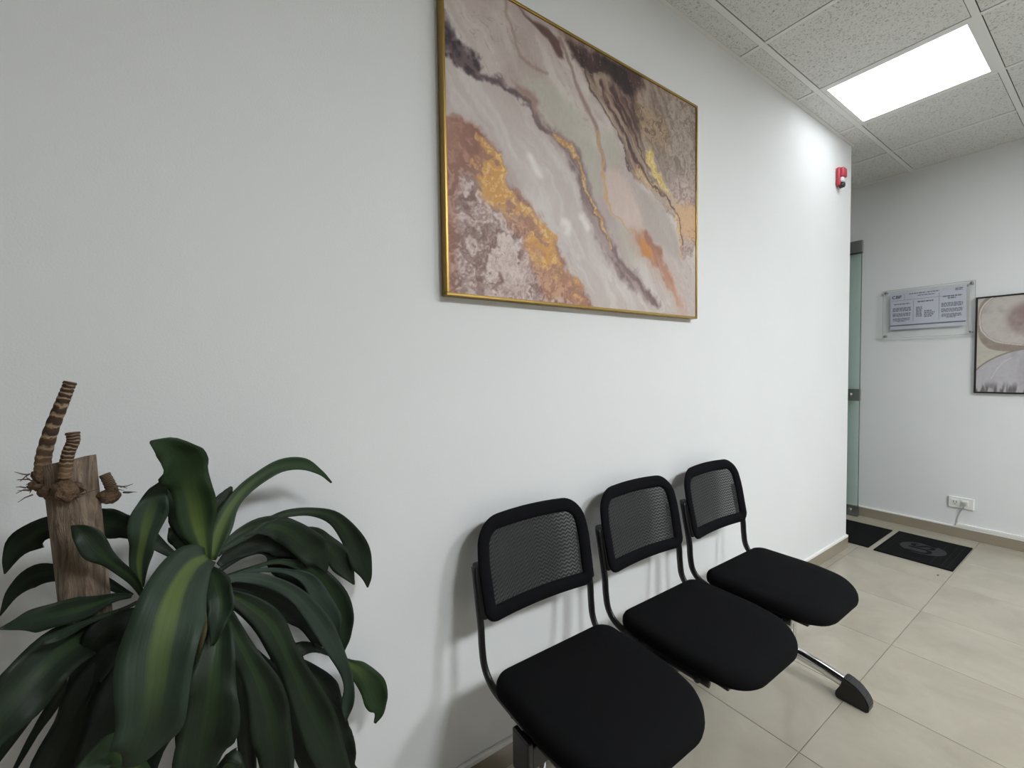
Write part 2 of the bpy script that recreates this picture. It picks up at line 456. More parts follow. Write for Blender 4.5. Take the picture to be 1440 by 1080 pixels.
def back(cx):
    bm = bmesh.new(); rings = []
    W, T = .042, .022
    for k in range(12):
        a = 2*math.pi*k/12
        ins = W/2 - math.cos(a)*W/2; th = math.sin(a)*T/2
        rings.append([(cx+(p-nn*ins).x, ybend((p-nn*ins).x, (p-nn*ins).y)+th, crown((p-nn*ins).x, (p-nn*ins).y)) for p, nn in back_out])
    V = rings_mesh(bm, rings+[rings[0]]); bmesh.ops.remove_doubles(bm, verts=bm.verts, dist=1e-5)
    b = finish(bm, 'backrest', M_trim, bench, True)
    bm = bmesh.new(); uvl = bm.loops.layers.uv.verify()
    inner = [(p-nn*.026) for p, nn in back_out]
    def half(z):
        best = .02
        for i in range(len(inner)):
            p, q = inner[i], inner[(i+1) % len(inner)]
            if (p.y-z)*(q.y-z) <= 0 and abs(p.y-q.y) > 1e-6: best = max(best, p.x+(q.x-p.x)*(z-p.y)/(q.y-p.y))
        return best
    zs = [.610+(.834-.610)*k/14 for k in range(15)]; G = []
    for z in zs:
        h = half(z); G.append([bm.verts.new((cx+h*u/6, ybend(h*u/6, z), crown(h*u/6, z))) for u in range(-6, 7)])
    for r0_, r1_ in zip(G[:-1], G[1:]):
        for k in range(12): bm.faces.new((r0_[k], r0_[k+1], r1_[k+1], r1_[k]))
    for f in bm.faces:
        for lp in f.loops: lp[uvl].uv = (lp.vert.co.x-cx, lp.vert.co.z)
    link_me = finish(bm, 'back_mesh', M_mesh, b, True)
    for s in (-1, 1):   # plastic side brackets that hold the backrest to the uprights
        bm = bmesh.new(); e = ybend(.2, .68)
        xs = sorted((cx+s*.184, cx+s*.217))
        bm_box(bm, xs[0], xs[1], e-.002, e+.036, .598, .742, bev=.008)
        for v in bm.verts: v.co.y += (v.co.z-.68)*.208
        finish(bm, 'bracket', M_plast, b, True)
def frame(cx):
    for s in (-1, 1):
        x = cx+s*.212
        yb = ybend(.2, .585)+.018
        pts = catmull([(x, ybend(.2, .735)+.018, .735), (x, ybend(.2, .65)+.019, .65), (x, yb, .575), (x, yb-.004, .52), (x-s*.002, yb-.014, .467), (x-s*.006, yb-.046, .432), (x-s*.012, yb-.11, .416), (x-s*.016, SY-.20, .414), (x-s*.02, SY-.31, .416)], 6)
        bm = bmesh.new(); bm_tube(bm, pts, .0125, 12, flat=.72, flat_dir=(1, 0, 0))
        finish(bm, 'upright', M_blk, bench, True)
    bm = bmesh.new()
    bm_box(bm, cx-.185, cx+.185, SY-.36, SY-.03, .420, .434, bev=.004)
    for s in (-1, 1): bm_box(bm, cx+s*.11-.02, cx+s*.11+.02, -.385, -.275, .408, .424, bev=.003)
    pan = finish(bm, 'seat_pan', M_plast, bench)
    for s in (-1, 1):
        for y in (SY-.08, SY-.28):
            bm = bmesh.new(); bm_cyl(bm, (cx+s*.180, y, .416), (cx+s*.207, y, .416), .010, .010, 10); finish(bm, 'bolt', M_blk, pan, True)
for i, cx in enumerate((.782, 1.277, 1.772)):
    seat_cushion(cx); back(cx+.010); frame(cx+.006)
beam = box('beam', M_blk, (.572, 2.0, -.358, -.302, .352, .408), bench, bev=.004)
for x in (.556, 2.0): box('end_cap', M_plast, (x, x+.016, -.362, -.296, .325, .425 if x < 1 else .412), beam, bev=.004)
for x in (.606, 1.966):
    bm = bmesh.new()
    bm_tube(bm, [(x, -.33, .354), (x, -.33, .22), (x, -.33, .085)], [.022, .021, .021], 16, flat=1.0)
    leg = finish(bm, 'leg', M_chrome, bench, True)
    bm = bmesh.new(); pts = catmull([(x, -.072, .056), (x, -.13, .065), (x, -.22, .080), (x, -.33, .088), (x, -.43, .079), (x, -.50, .066), (x, -.540, .058)], 6)
    bm_tube(bm, pts, .0225, 20, flat=.95, flat_dir=(1, 0, 0)); finish(bm, 'foot_bar', M_chrome, leg, True)
    for s, ye in ((1, -.606), (-1, -.016)):     # plastic shoes front and back
        y0 = ye+s*.108
        prof = [(ye+s*.003, 0), (ye, .028), (ye+s*.012, .052), (ye+s*.036, .076), (ye+s*.066, .088), (y0-s*.026, .090), (y0-s*.018, .056), (y0, .018), (y0-s*.004, 0)]
        bm = bmesh.new(); L = []
        for dx in (-.0275, .0275): L.append([bm.verts.new((x+dx, y, z)) for y, z in prof])
        bm.faces.new(L[0]); bm.faces.new(L[1][::-1])
        for k in range(len(prof)): bm.faces.new((L[0][k], L[1][k], L[1][(k+1) % len(prof)], L[0][(k+1) % len(prof)]))
        bmesh.ops.recalc_face_normals(bm, faces=bm.faces)
        bmesh.ops.bevel(bm, geom=list(bm.edges), offset=.004, segments=2, affect='EDGES')
        finish(bm, 'foot_cap', M_plast, leg)

# ------------------------------------------------------------------ painting in the gold frame
M_gold = mat('brushed_gold', lin(160, 130, 66), 0.36, 1.0)
t_ = NT(M_gold); n_ = t_.noise(t_.coord((3, 3, 60)), 40, 3); t_.l(t_.mix(n_, lin(146, 118, 58), lin(174, 146, 84)), t_.b.inputs['Base Color'])
M_print = mat_print('canvas_print', 0.55)
PX0, PX1, PZ0, PZ1, PF = .529, 1.750, 1.512, 2.438, -.034
painting = thing('framed_painting', 'large abstract marbled painting in a thin gold frame on the white wall', 'painting', ((PX0+PX1)/2, -.02, PZ0))
g = .0085
for b in ((PX0, PX1, PZ1-g, PZ1), (PX0, PX1, PZ0, PZ0+g), (PX0, PX0+g, PZ0+g, PZ1-g), (PX1-g, PX1, PZ0+g, PZ1-g)):
    box('frame_rail', M_gold, (b[0], b[1], PF, -.001, b[2], b[3]), painting, bev=.0015)
SPECK = (3.585, -0.479)
ART = {
 'mass': [(-0.019,0.54),(0.036,0.55),(0.081,0.554),(0.111,0.522),(0.142,0.489),(0.166,0.443),(0.177,0.401),(0.23,0.36),(0.26,0.315),(0.29,0.274),(0.331,0.239),(0.344,0.181),(0.377,0.119),(0.43,0.068),(0.485,0.009),(0.485,-0.081),(-0.044,-0.112)],
 'gold1': [(0.085,0.493),(0.115,0.485),(0.15,0.458),(0.171,0.419),(0.186,0.358),(0.22,0.315),(0.251,0.275),(0.296,0.253),(0.328,0.239),(0.32,0.215),(0.295,0.215),(0.249,0.248),(0.2,0.299),(0.171,0.28),(0.121,0.314),(0.096,0.351),(0.075,0.403)],
 'gold2': [(0.249,0.27),(0.295,0.248),(0.331,0.234),(0.327,0.189),(0.343,0.147),(0.389,0.097),(0.442,0.029),(0.412,0.037),(0.354,0.081),(0.299,0.09),(0.273,0.135),(0.284,0.17),(0.243,0.205)],
 'gold3': [(0.228,0.201),(0.263,0.176),(0.27,0.129),(0.248,0.141)],
 'terra': [(0.181,0.295),(0.249,0.248),(0.3,0.183),(0.343,0.113),(0.436,0.028),(0.46,0.001),(0.298,-0.004),(0.278,0.071),(0.247,0.099),(0.228,0.201),(0.162,0.259)],
 'goldline1': [(0.081,0.511),(0.115,0.485),(0.155,0.454),(0.168,0.403),(0.2,0.341),(0.249,0.296),(0.301,0.255),(0.331,0.239)],
 'veinA': [(-0.003,0.847),(0.024,0.803),(0.047,0.732),(0.086,0.709),(0.149,0.711),(0.205,0.707),(0.249,0.685),(0.279,0.646),(0.304,0.603)],
 'darkA': [(0.001,0.836),(0.031,0.789),(0.064,0.778),(0.095,0.743),(0.088,0.707),(0.046,0.709),(0.015,0.73),(-0.005,0.715)],
 'brownA': [(0.205,0.743),(0.244,0.74),(0.274,0.712),(0.289,0.655),(0.279,0.64),(0.249,0.685),(0.214,0.711)],
 'veinB': [(0.299,0.606),(0.337,0.599),(0.39,0.586),(0.421,0.517),(0.451,0.457),(0.488,0.386),(0.532,0.288),(0.566,0.222),(0.635,0.152),(0.709,0.091),(0.772,0.031)],
 'bandB': [(0.284,0.642),(0.348,0.608),(0.404,0.591),(0.439,0.523),(0.47,0.451),(0.513,0.356),(0.546,0.279),(0.593,0.202),(0.664,0.15),(0.788,0.032),(0.74,0.041),(0.649,0.096),(0.579,0.149),(0.519,0.237),(0.475,0.323),(0.439,0.419),(0.409,0.502),(0.381,0.571),(0.326,0.589)],
 'goldB': [(0.337,0.601),(0.393,0.589),(0.425,0.524),(0.451,0.469),(0.473,0.429),(0.507,0.355),(0.539,0.284),(0.555,0.232)],
 'veinC': [(0.175,0.997),(0.172,0.945),(0.193,0.888),(0.211,0.832),(0.25,0.821),(0.307,0.828)],
 'lineE': [(0.351,0.981),(0.384,0.917),(0.418,0.844),(0.447,0.779),(0.484,0.702),(0.508,0.617),(0.527,0.552)],
 'stripE': [(0.208,0.987),(0.257,0.985),(0.308,0.999),(0.351,0.965),(0.37,0.904),(0.35,0.899),(0.313,0.949),(0.267,0.965)],
 'goldD': [(0.484,0.678),(0.502,0.626),(0.515,0.572),(0.54,0.484),(0.556,0.416),(0.622,0.358),(0.68,0.327)],
 'massF': [(0.351,1.008),(0.396,0.939),(0.442,0.896),(0.491,0.856),(0.529,0.803),(0.568,0.736),(0.616,0.681),(0.651,0.593),(0.734,0.555),(0.789,0.505),(0.873,0.459),(0.908,0.37),(0.935,0.276),(1.019,0.364),(1.095,1.08),(0.682,1.084),(0.341,1.034)],
 'darkF': [(0.373,0.988),(0.431,0.986),(0.543,1.005),(0.682,1.008),(0.712,0.947),(0.667,0.888),(0.596,0.905),(0.543,0.952),(0.491,0.914),(0.442,0.907),(0.407,0.934)],
 'brownF': [(0.491,0.903),(0.596,0.905),(0.682,0.895),(0.711,0.793),(0.681,0.679),(0.726,0.592),(0.681,0.577),(0.623,0.671),(0.568,0.76),(0.529,0.827)],
 'lines1': [(0.419,0.946),(0.491,0.856),(0.529,0.779),(0.609,0.69),(0.651,0.593)],
 'lines2': [(0.517,0.903),(0.555,0.802),(0.623,0.72),(0.681,0.628),(0.773,0.554),(0.873,0.501)],
 'lines3': [(0.569,0.881),(0.61,0.801),(0.681,0.73),(0.726,0.618),(0.822,0.541),(0.908,0.454),(0.926,0.345)],
 'yel': [(0.734,0.724),(0.773,0.699),(0.781,0.636),(0.822,0.595),(0.859,0.552),(0.822,0.541),(0.765,0.591),(0.726,0.657)],
 'goldF': [(0.681,0.603),(0.741,0.57),(0.822,0.541),(0.873,0.487),(0.899,0.396),(0.922,0.288)],
 'orangeF': [(0.864,0.54),(1.019,0.525),(1.019,0.364),(0.944,0.363),(0.89,0.422)],
 'cells': [(0.667,0.888),(0.742,0.87),(0.839,0.844),(0.839,0.736),(0.757,0.733),(0.711,0.767),(0.681,0.819)],
 'blobG': [(0.665,0.343),(0.741,0.347),(0.789,0.29),(0.822,0.228),(0.873,0.167),(0.917,0.03),(0.856,0.108),(0.789,0.209),(0.71,0.229),(0.68,0.281)],
 'spotG': [(0.687,0.309),(0.749,0.282),(0.756,0.23),(0.71,0.229)],
 'pinkH': [(0.527,0.558),(0.595,0.574),(0.651,0.517),(0.688,0.425),(0.702,0.351),(0.622,0.358),(0.553,0.403)],
 'greyI': [(0.666,0.547),(0.741,0.518),(0.822,0.473),(0.89,0.366),(0.917,0.23),(0.856,0.275),(0.773,0.314),(0.71,0.379)],
 'green1': [(0.215,0.778),(0.306,0.791),(0.394,0.755),(0.471,0.685),(0.502,0.591),(0.527,0.456),(0.488,0.445),(0.428,0.565),(0.348,0.625),(0.294,0.657)],
 'green2': [(0.484,0.69),(0.568,0.711),(0.609,0.604),(0.541,0.556),(0.508,0.617)],
 'green3': [(0.566,0.369),(0.636,0.336),(0.695,0.232),(0.65,0.186),(0.593,0.277)],
 'curl': [(0.594,0.531),(0.567,0.51),(0.578,0.569)],
 'hl1': [(0.362,0.302),(0.379,0.303),(0.373,0.271)],
 'hl2': [(0.432,0.342),(0.45,0.3)],
 'hl3': [(0.247,0.501),(0.271,0.452)],
 'tail': [(0.68,0.307),(0.772,0.233),(0.838,0.162),(0.89,0.084),(0.926,0.017)],
 'gapw': [(0.054,0.699),(0.096,0.7),(0.204,0.681),(0.283,0.6),(0.381,0.549),(0.439,0.431),(0.487,0.302),(0.565,0.172),(0.679,0.035),(0.485,0.015),(0.389,0.143),(0.334,0.268),(0.23,0.391),(0.155,0.489),(0.086,0.561),(-0.003,0.551),(-0.001,0.698)],
}
def paint_marble(nx, ny):
    a = np.linspace(0, 1, nx)[None, :].repeat(ny, 0)*1.204; b = np.linspace(0, 1, ny)[:, None].repeat(nx, 1)*.907
    P = {k: [(u*1.204, v*.907) for u, v in q] for k, q in ART.items()}
    wx = fbm(a*5+3, b*5+8, 5)-.5; wy = fbm(a*5+31, b*5+51, 5)-.5
    sx = fbm(a*28+3, b*28+8, 4)-.5; sy = fbm(a*28+13, b*28+88, 4)-.5
    U = a+wx*.035+sx*.018; V = b+wy*.035+sy*.018
    UR = a+wx*.06+sx*.05; VR = b+wy*.06+sy*.05          # rougher coastline
    # flow coordinate along the steep diagonal
    fl = (a*.80+b*.60); ac = (a*.60-b*.80)
    streak = fbm(fl*22+wx*3.0, ac*3.2+wy*1.5, 4); streak2 = fbm(fl*60+wx*8, ac*7+wy*3, 4)
    swirl = fbm(a*19+sx*4+wx*6, b*19+sy*4+wy*6, 3); swirl2 = fbm(a*60+sx*9, b*60+sy*9, 3)
    ridge = 1-np.abs(2*fbm(a*20+sx*6+wx*3, b*20+sy*6+wy*3, 4)-1)
    speck = fbm(a*110, b*60, 3)
    I = np.zeros((ny, nx, 3))
    def C3(r, g, b_): return np.array([r, g, b_], float)
    def over(mask, col, op=1.0):
        nonlocal I
        m = np.clip(mask*op, 0, 1)[..., None]; I = I*(1-m)+col*m
    def poly(k, soft, rough=False, grow=0.0):
        x, y = (UR, VR) if rough else (U, V)
        return smooth01(-soft, soft, poly_sd(x, y, P[k])+grow)
    def line(k, w0, w1, soft=.5, rough=False):
        x, y = (UR, VR) if rough else (U, V)
        d, t = seg_dist(x, y, P[k]); w = w0+(w1-w0)*t
        return 1-smooth01(1-soft, 1+soft, d/w)
    def lerp(x, c0, c1): x = np.clip(x, 0, 1)[..., None]; return c0*(1-x)+c1*x
    I[:] = lerp(smooth01(.3, .7, streak), C3(196, 188, 184), C3(212, 209, 206))
    over(smooth01(.5, .75, streak2), C3(204, 196, 188), .35)
    over(smooth01(.62, 1.1, b+.15*wx)*(1-smooth01(.35, .7, a)), C3(186, 174, 173), .55)
    iso = np.minimum(np.abs(streak-.44), np.abs(streak-.58)); over((1-smooth01(.004, .016, iso))*smooth01(.4, .6, swirl), C3(158, 138, 128), .4)
    over(smooth01(.46, .62, fbm(a*4+20, b*4+4, 4))*(1-smooth01(.5, .9, a-.4*b)), C3(168, 152, 150), .5)
    over(poly('gapw', .05), lerp(smooth01(.35, .65, streak), C3(206, 200, 198), C3(222, 222, 222)), .7)
    over(smooth01(.56, .7, streak)*poly('gapw', .05), C3(190, 178, 172), .4)
    for k, o in (('green1', .75), ('green2', .7), ('green3', .6)): over(poly(k, .03), C3(186, 188, 176), o)
    over(poly('pinkH', .018), C3(212, 196, 188), .8)
    over(poly('greyI', .02), C3(176, 170, 164), .7)
    over(line('tail', .05, .03, .8), C3(186, 152, 136), .55)
    # upper right mass
    mf = poly('massF', .014, True)
    over(mf, lerp(smooth01(.3, .7, streak2), C3(128, 112, 100), C3(172, 158, 146)))
    rr = smooth01(.82, 1.12, a)
    over(mf*rr, lerp(smooth01(.35, .65, fbm(a*60+sx*6, b*26+sy*8, 4)), C3(128, 116, 106), C3(176, 164, 152)), .9)
    lo = smooth01(.42, .28, b+.1*wx)
    over(mf*rr*smooth01(.66, .5, b), lerp(smooth01(.35, .65, swirl2), C3(158, 136, 132), C3(206, 192, 188)), .8)
    over(poly('brownF', .02, True), lerp(smooth01(.3, .7, streak2), C3(82, 62, 58), C3(138, 114, 102)), .95)
    over(poly('darkF', .016, True), lerp(smooth01(.3, .7, streak), C3(48, 34, 36), C3(84, 62, 58)))
    ce = poly('cells', .03, True); over(ce*smooth01(.5, .62, ridge), C3(182, 156, 118), .5); over(ce*smooth01(.5, .34, swirl2), C3(92, 72, 64), .6)
    over(poly('orangeF', .02, True), lerp(smooth01(.4, .6, ridge), C3(186, 132, 98), C3(214, 180, 140)), .9)
    over(line('goldF', .014, .010, .6, True), lerp(smooth01(.4, .6, swirl2), C3(178, 140, 88), C3(226, 200, 150)), .85)
    over(poly('yel', .010, True), lerp(smooth01(.35, .65, swirl2), C3(204, 182, 104), C3(232, 214, 150)), .95)
    for k in ('lines1', 'lines2', 'lines3'): over(line(k, .007, .005, .7, True), C3(82, 62, 58), .75)
    d, t = seg_dist(U, V, P['lines2']); over((1-smooth01(.008, .014, np.abs(d-.02)))*.8, C3(200, 182, 164), .6)
    over(line('lineE', .008, .010, .8), C3(140, 116, 108), .7)
    over(poly('stripE', .008), C3(100, 74, 70), .95)
    over(line('veinC', .006, .006, .95), C3(150, 130, 116), .55)
    # left dark vein and the grey-brown river
    over(line('veinA', .012, .007, .8, True), C3(86, 72, 80), .85)
    over(poly('darkA', .010, True), lerp(smooth01(.35, .65, swirl), C3(62, 50, 58), C3(108, 92, 96)))
    over(poly('brownA', .016, True), C3(156, 130, 120), .85)
    over(poly('bandB', .016, True, .010), lerp(smooth01(.3, .7, streak2), C3(124, 106, 108), C3(168, 152, 150)), .9)
    over(line('veinB', .009, .012, .7, True), C3(120, 100, 98), .7)
    over(line('goldB', .009, .006, .6, True), lerp(smooth01(.4, .6, swirl2), C3(196, 152, 92), C3(226, 194, 140)), .9)
    over(line('goldD', .007, .005, .6, True), C3(206, 168, 116), .8)
    # lower right terracotta
    over(poly('blobG', .014, True), lerp(smooth01(.3, .7, streak), C3(160, 112, 92), C3(196, 152, 128)), .9)
    over(poly('spotG', .012, True), C3(204, 142, 70), .9)
    # lower left mass
    mm = poly('mass', .012, True)
    deep = smooth01(.0, .30, poly_sd(U, V, P['mass']))
    tex = lerp(smooth01(.3, .7, swirl), C3(122, 94, 90), C3(220, 210, 208))
    tex = tex*.7+.3*lerp(smooth01(.4, .6, swirl2), C3(150, 122, 112), C3(226, 218, 216))
    over(mm, lerp(smooth01(.35, .65, swirl), C3(146, 106, 92), C3(184, 142, 124)))
    over(mm*smooth01(.05, .20, deep)*smooth01(.44, .33, b+.2*wy), tex, .95)
    over(mm*smooth01(.30, .46, b)*smooth01(.10, .0, a)*.7, C3(168, 128, 112))
    over(poly('terra', .02, True), lerp(smooth01(.35, .65, swirl2), C3(164, 118, 96), C3(206, 162, 132)), .9)
    for k in ('gold1', 'gold2', 'gold3'):
        gn = fbm(ac*15+sx*3+wx*5+7, fl*4+sy*3+wy*2, 4)          # streaks that run along the flow
        gm = poly(k, .018, True)
        over(gm, lerp(smooth01(.36, .62, gn), C3(170, 128, 104), C3(212, 172, 128)), .85)
        over(gm*smooth01(.50, .60, gn), lerp(smooth01(.45, .65, swirl2), C3(212, 160, 84), C3(234, 196, 124)), .9)
        over(gm*(1-smooth01(.004, .014, np.abs(gn-.46))), C3(128, 96, 80), .45)
    over(line('goldline1', .008, .012, .6, True), lerp(smooth01(.4, .6, swirl2), C3(206, 160, 96), C3(236, 204, 142)), .9)
    for k in ('hl1', 'hl2', 'hl3'): over(line(k, .013, .010, .95), C3(240, 240, 240), .7)
    over(mf*(1-smooth01(.005, .02, np.abs(streak2-.5)))*smooth01(.45, .6, swirl2), C3(196, 176, 156), .45)
    I = I*np.array([.955, .93, .92]); I = 118+(I-118)*1.06
    I += ((speck-.5)*10)[..., None]
    I = np.clip(I, 0, 255)/255
    L = np.where(I <= .04045, I/12.92, ((I+.055)/1.055)**2.4)
    return np.clip(L*ART_GAIN, 0, .88)
ART_GAIN = 1.0
rgb = paint_marble(420, 316)
picture_mesh('canvas', rgb, (PX0+g, PF+.005, PZ0+g), (PX1-PX0-2*g, 0, 0), (0, 0, PZ1-PZ0-2*g), (0, .02, 0), M_print, painting)

# ------------------------------------------------------------------ framed print on the back wall
M_bframe = mat('black_frame', (0.008, 0.008, 0.008, 1), 0.4)
QY0, QY1, QZ0, QZ1 = -1.16, -.477, 1.082, 1.768; QF = XB-.022
pic = thing('framed_print', 'square print of stacked pale stone shapes in a thin black frame on the back wall', 'picture', (XB-.01, (QY0+QY1)/2, QZ0))
g2 = .011
for b in ((QY0, QY1, QZ1-g2, QZ1), (QY0, QY1, QZ0, QZ0+g2), (QY0, QY0+g2, QZ0+g2, QZ1-g2), (QY1-g2, QY1, QZ0+g2, QZ1-g2)):
    box('frame_rail', M_bframe, (QF, XB-.001, b[0], b[1], b[2], b[3]), pic, bev=.001)
def paint_stones(n):
    a = np.linspace(0, 1, n)[None, :].repeat(n, 0); b = np.linspace(0, 1, n)[:, None].repeat(n, 1)
    wx = fbm(a*4, b*4, 4)-.5; sx = fbm(a*40, b*40, 3)-.5; st = fbm(a*9+wx*2, b*50, 4)
    I = np.zeros((n, n, 3)); I[:] = (196, 190, 178)
    def over(m, c): 
        nonlocal I
        m = np.clip(m, 0, 1)[..., None]; I = I*(1-m)+np.array(c, float)*m
    def ell(cx, cy, rx, ry, soft=.02, p=2.0):
        x, y = np.abs(a+wx*.03-cx)/rx, np.abs(b+wx*.03-cy)/ry
        r = (x**p+y**p)**(1/p); return smooth01(1+soft, 1-soft, r), r
    e0, r0_ = ell(.30, .745, .30, .325, .02, 3.0); over(e0, (150, 138, 128))
    over(e0*smooth01(.4, .7, st)*.4, (170, 160, 152))
    e1, r1_ = ell(.36, .775, .335, .285, .02, 2.4); over(e1, (196, 190, 184))
    over(e1*smooth01(.10, .0, np.hypot((a-.34)/1.0, (b-.76)/1.2)-.08), (150, 130, 126))
    over(e1*smooth01(.45, .7, fbm(a*7+4, b*7, 4))*.6, (168, 158, 154))
    over((1-smooth01(.008, .022, np.abs(r1_-1.03)))*e0, (216, 210, 202))
    e2, r2_ = ell(.42, -.02, .50, .47, .015); over(e2, (188, 185, 190))
    over(e2*smooth01(.35, .7, fbm(a*9, b*2.2+8, 4))*.7, (168, 164, 170))
    over((1-smooth01(.006, .020, np.abs(r2_-1.0))), (140, 130, 120))
    d, t = seg_dist(a+wx*.1, b, [(.10, .14), (.17, .27), (.25, .36)]); over((1-smooth01(.002, .006, d))*.6, (218, 214, 214))
    over(smooth01(.13, .02, b)*smooth01(.45, .6, fbm(a*40, b*5, 3)), (112, 106, 108))
    I += (sx*14)[..., None]
    I = np.clip(I, 0, 255)/255
    return np.where(I <= .04045, I/12.92, ((I+.055)/1.055)**2.4)
picture_mesh('print', paint_stones(190), (QF+.004, QY1-g2, QZ0+g2), (0, QY0-QY1+2*g2, 0), (0, 0, QZ1-QZ0-2*g2), (.014, 0, 0), M_print, pic)

# ------------------------------------------------------------------ acrylic notice on stand-offs
M_acr = glass_material('clear_acrylic', (0.985, 0.99, 0.988)); M_acre = mat('acrylic_edge', lin(168, 176, 174), 0.25)
M_paper = mat('notice_paper', lin(206, 208, 222), 0.6); M_ink = mat('notice_ink', lin(112, 114, 132), 0.8); M_ink2 = mat('notice_dark_ink', lin(60, 62, 82), 0.8)
AY0, AY1, AZ0, AZ1 = -.476, .040, 1.507, 1.893; AX = XB-.030
sign = thing('notice_plaque', 'clear acrylic plaque holding a printed notice, fixed by four stand-offs left of the black-framed print', 'sign', (XB-.015, (AY0+AY1)/2, AZ0))
box('acrylic_panel', M_acr, (AX-.003, AX+.003, AY0+.002, AY1-.002, AZ0+.002, AZ1-.002), sign)
bm = bmesh.new()
for b in ((AY0, AY1, AZ1-.002, AZ1), (AY0, AY1, AZ0, AZ0+.002), (AY0, AY0+.002, AZ0, AZ1), (AY1-.002, AY1, AZ0, AZ1)): bm_box(bm, AX-.003, AX+.003, *b)
finish(bm, 'panel_edge', M_acre, sign)
for y in (AY0+.018, AY1-.018):
    for z in (AZ0+.018, AZ1-.018):
        bm = bmesh.new(); bm_cyl(bm, (XB-.0005, y, z), (AX-.003, y, z), .007); bm_cyl(bm, (AX-.003, y, z), (AX-.008, y, z), .010, .009)
        finish(bm, 'stand_off', M_steel, sign, True)
paper = box('paper', M_paper, (AX+.0032, AX+.0042, -.433, -.007, 1.574, 1.862), sign)
# print on the sheet faces the room: built on the sheet's front, seen through the acrylic
def sheet(name, rects, m, x=AX+.0030):
    bm = bmesh.new()
    for y0, y1, z0, z1 in rects:
        vs = [bm.verts.new((x, *q)) for q in ((y1, z0), (y0, z0), (y0, z1), (y1, z1))]; bm.faces.new(vs)
    return finish(bm, name, m, paper)
R_ = []; random.seed(5)
def sy(u): return -.007-u*.426
def sz(v): return 1.862-v*.288
def para(u0, u1, v0, v1, n, ragged=False, taper=False):
    for k in range(n):
        a = v0+(v1-v0)*k/n; b = a+(v1-v0)/n*.66
        e = u1 - (random.random()*(u1-u0)*.45 if ragged else random.random()*.012); s = u0
        if taper and k == n-1: s += .06; e -= .07
        x = s
        while x < e:
            w = min(.016+random.random()*.035, e-x); R_.append((sy(x+w), sy(x), sz(b), sz(a))); x += w+.007
for col, v0 in ((.035, .40), (.69, .38)):
    u1 = col+.26 if col < .5 else col+.27
    para(col, u1, v0, v0+.115, 3); para(col, u1, v0+.15, v0+.25, 3); para(col+.005, u1-.01, v0+.285, v0+.40, 4, taper=True)
para(.05, .28, .29, .33, 1); para(.38, .60, .265, .32, 1); para(.71, .95, .20, .30, 2, taper=True)
para(.36, .45, .42, .70, 7); para(.47, .61, .53, .72, 4, True); para(.26, .66, .035, .075, 1); para(.38, .62, .10, .135, 1); para(.86, .96, .03, .10, 2)
sheet('notice_text', R_, M_ink)['kind'] = 'stuff'
sheet('rule_line', [(sy(.99), sy(.0), sz(.905), sz(.875)), (sy(.325), sy(.321), sz(.80), sz(.24)), (sy(.665), sy(.661), sz(.80), sz(.10)), (sy(.80), sy(.02), sz(.205), sz(.199)), (sy(.20), sy(.197), sz(.20), sz(.02))], M_ink2)
def text_mesh(txt, size, M, m, name, parent, depth=0.0):
    cu = bpy.data.curves.new(name, 'FONT'); cu.body = txt; cu.size = size; cu.align_x = 'CENTER'; cu.align_y = 'CENTER'; cu.extrude = depth; cu.offset = size*.025
    to = bpy.data.objects.new(name, cu); C.objects.link(to)
    bpy.context.view_layer.update()
    me = bpy.data.meshes.new_from_object(to.evaluated_get(bpy.context.evaluated_depsgraph_get()))
    bpy.data.objects.remove(to); me.name = name; me.transform(M)
    me.materials.clear(); return link(me, name, m, parent)
MZ = Matrix(((0, 0, -1, AX+.0029), (-1, 0, 0, sy(.09)), (0, 1, 0, sz(.11)), (0, 0, 0, 1)))
text_mesh('CBF', .034, MZ, M_ink2, 'logo', paper)

# ------------------------------------------------------------------ outlet, cord, cable duct, alarm
M_wplast = mat('white_plastic', lin(236, 236, 232), 0.35); M_hole = mat('socket_dark', (0.02, 0.02, 0.02, 1), 0.6)
OY0, OY1, OZ0, OZ1 = -.493, -.360, .221, .303
out = thing('wall_outlet', 'white double power outlet low on the back wall above the doormats', 'outlet', (XB-.005, (OY0+OY1)/2, OZ0))
box('plate', M_wplast, (XB-.014, XB-.0005, OY0, OY1, OZ0, OZ1), out, bev=.004, seg=3)
for yc in (-.396, -.446):
    s = box('socket', M_wplast, (XB-.0165, XB-.012, yc-.019, yc+.019, .242, .284), out, bev=.002)
    bm = bmesh.new()
    for dy in (-.007, .007): bm_box(bm, XB-.0170, XB-.0150, yc+dy-.0015, yc+dy+.0015, .258, .274)
    bm_cyl(bm, (XB-.0150, yc, .250), (XB-.0170, yc, .250), .003, seg=10)
    finish(bm, 'socket_slot', M_hole, s)
cord = thing('power_cord', 'thin pale cord with plug hanging from the outlet down to the cable duct', 'cord', (XB-.02, -.446, .1))
bm = bmesh.new(); bm_box(bm, XB-.040, XB-.0165, -.457, -.435, .252, .276, bev=.004); finish(bm, 'plug', mat('grey_plug', lin(176, 176, 172), .5), cord)
bm = bmesh.new(); bm_tube(bm, catmull([(XB-.034, -.446, .254), (XB-.030, -.443, .232), (XB-.016, -.428, .205), (XB-.010, -.416, .170), (XB-.010, -.409, .135), (XB-.009, -.409, .105)], 5), .0028, 8)
finish(bm, 'wire', mat('grey_cord', lin(186, 186, 184), .5), cord, True)
o = box('cable_duct', M_wplast, (XB-.014, XB-.0005, -1.9, -.402, .0855, .106), None, bev=.002)
o['label'] = 'slim white cable duct running along the top of the back baseboard'; o['category'] = 'cable duct'
M_red = mat('red_plastic', lin(186, 58, 74), 0.3); M_lens = mat('clear_strobe_lens', lin(225, 228, 230), 0.12); M_dgrey = mat('dark_lens', lin(46, 52, 54), 0.25)
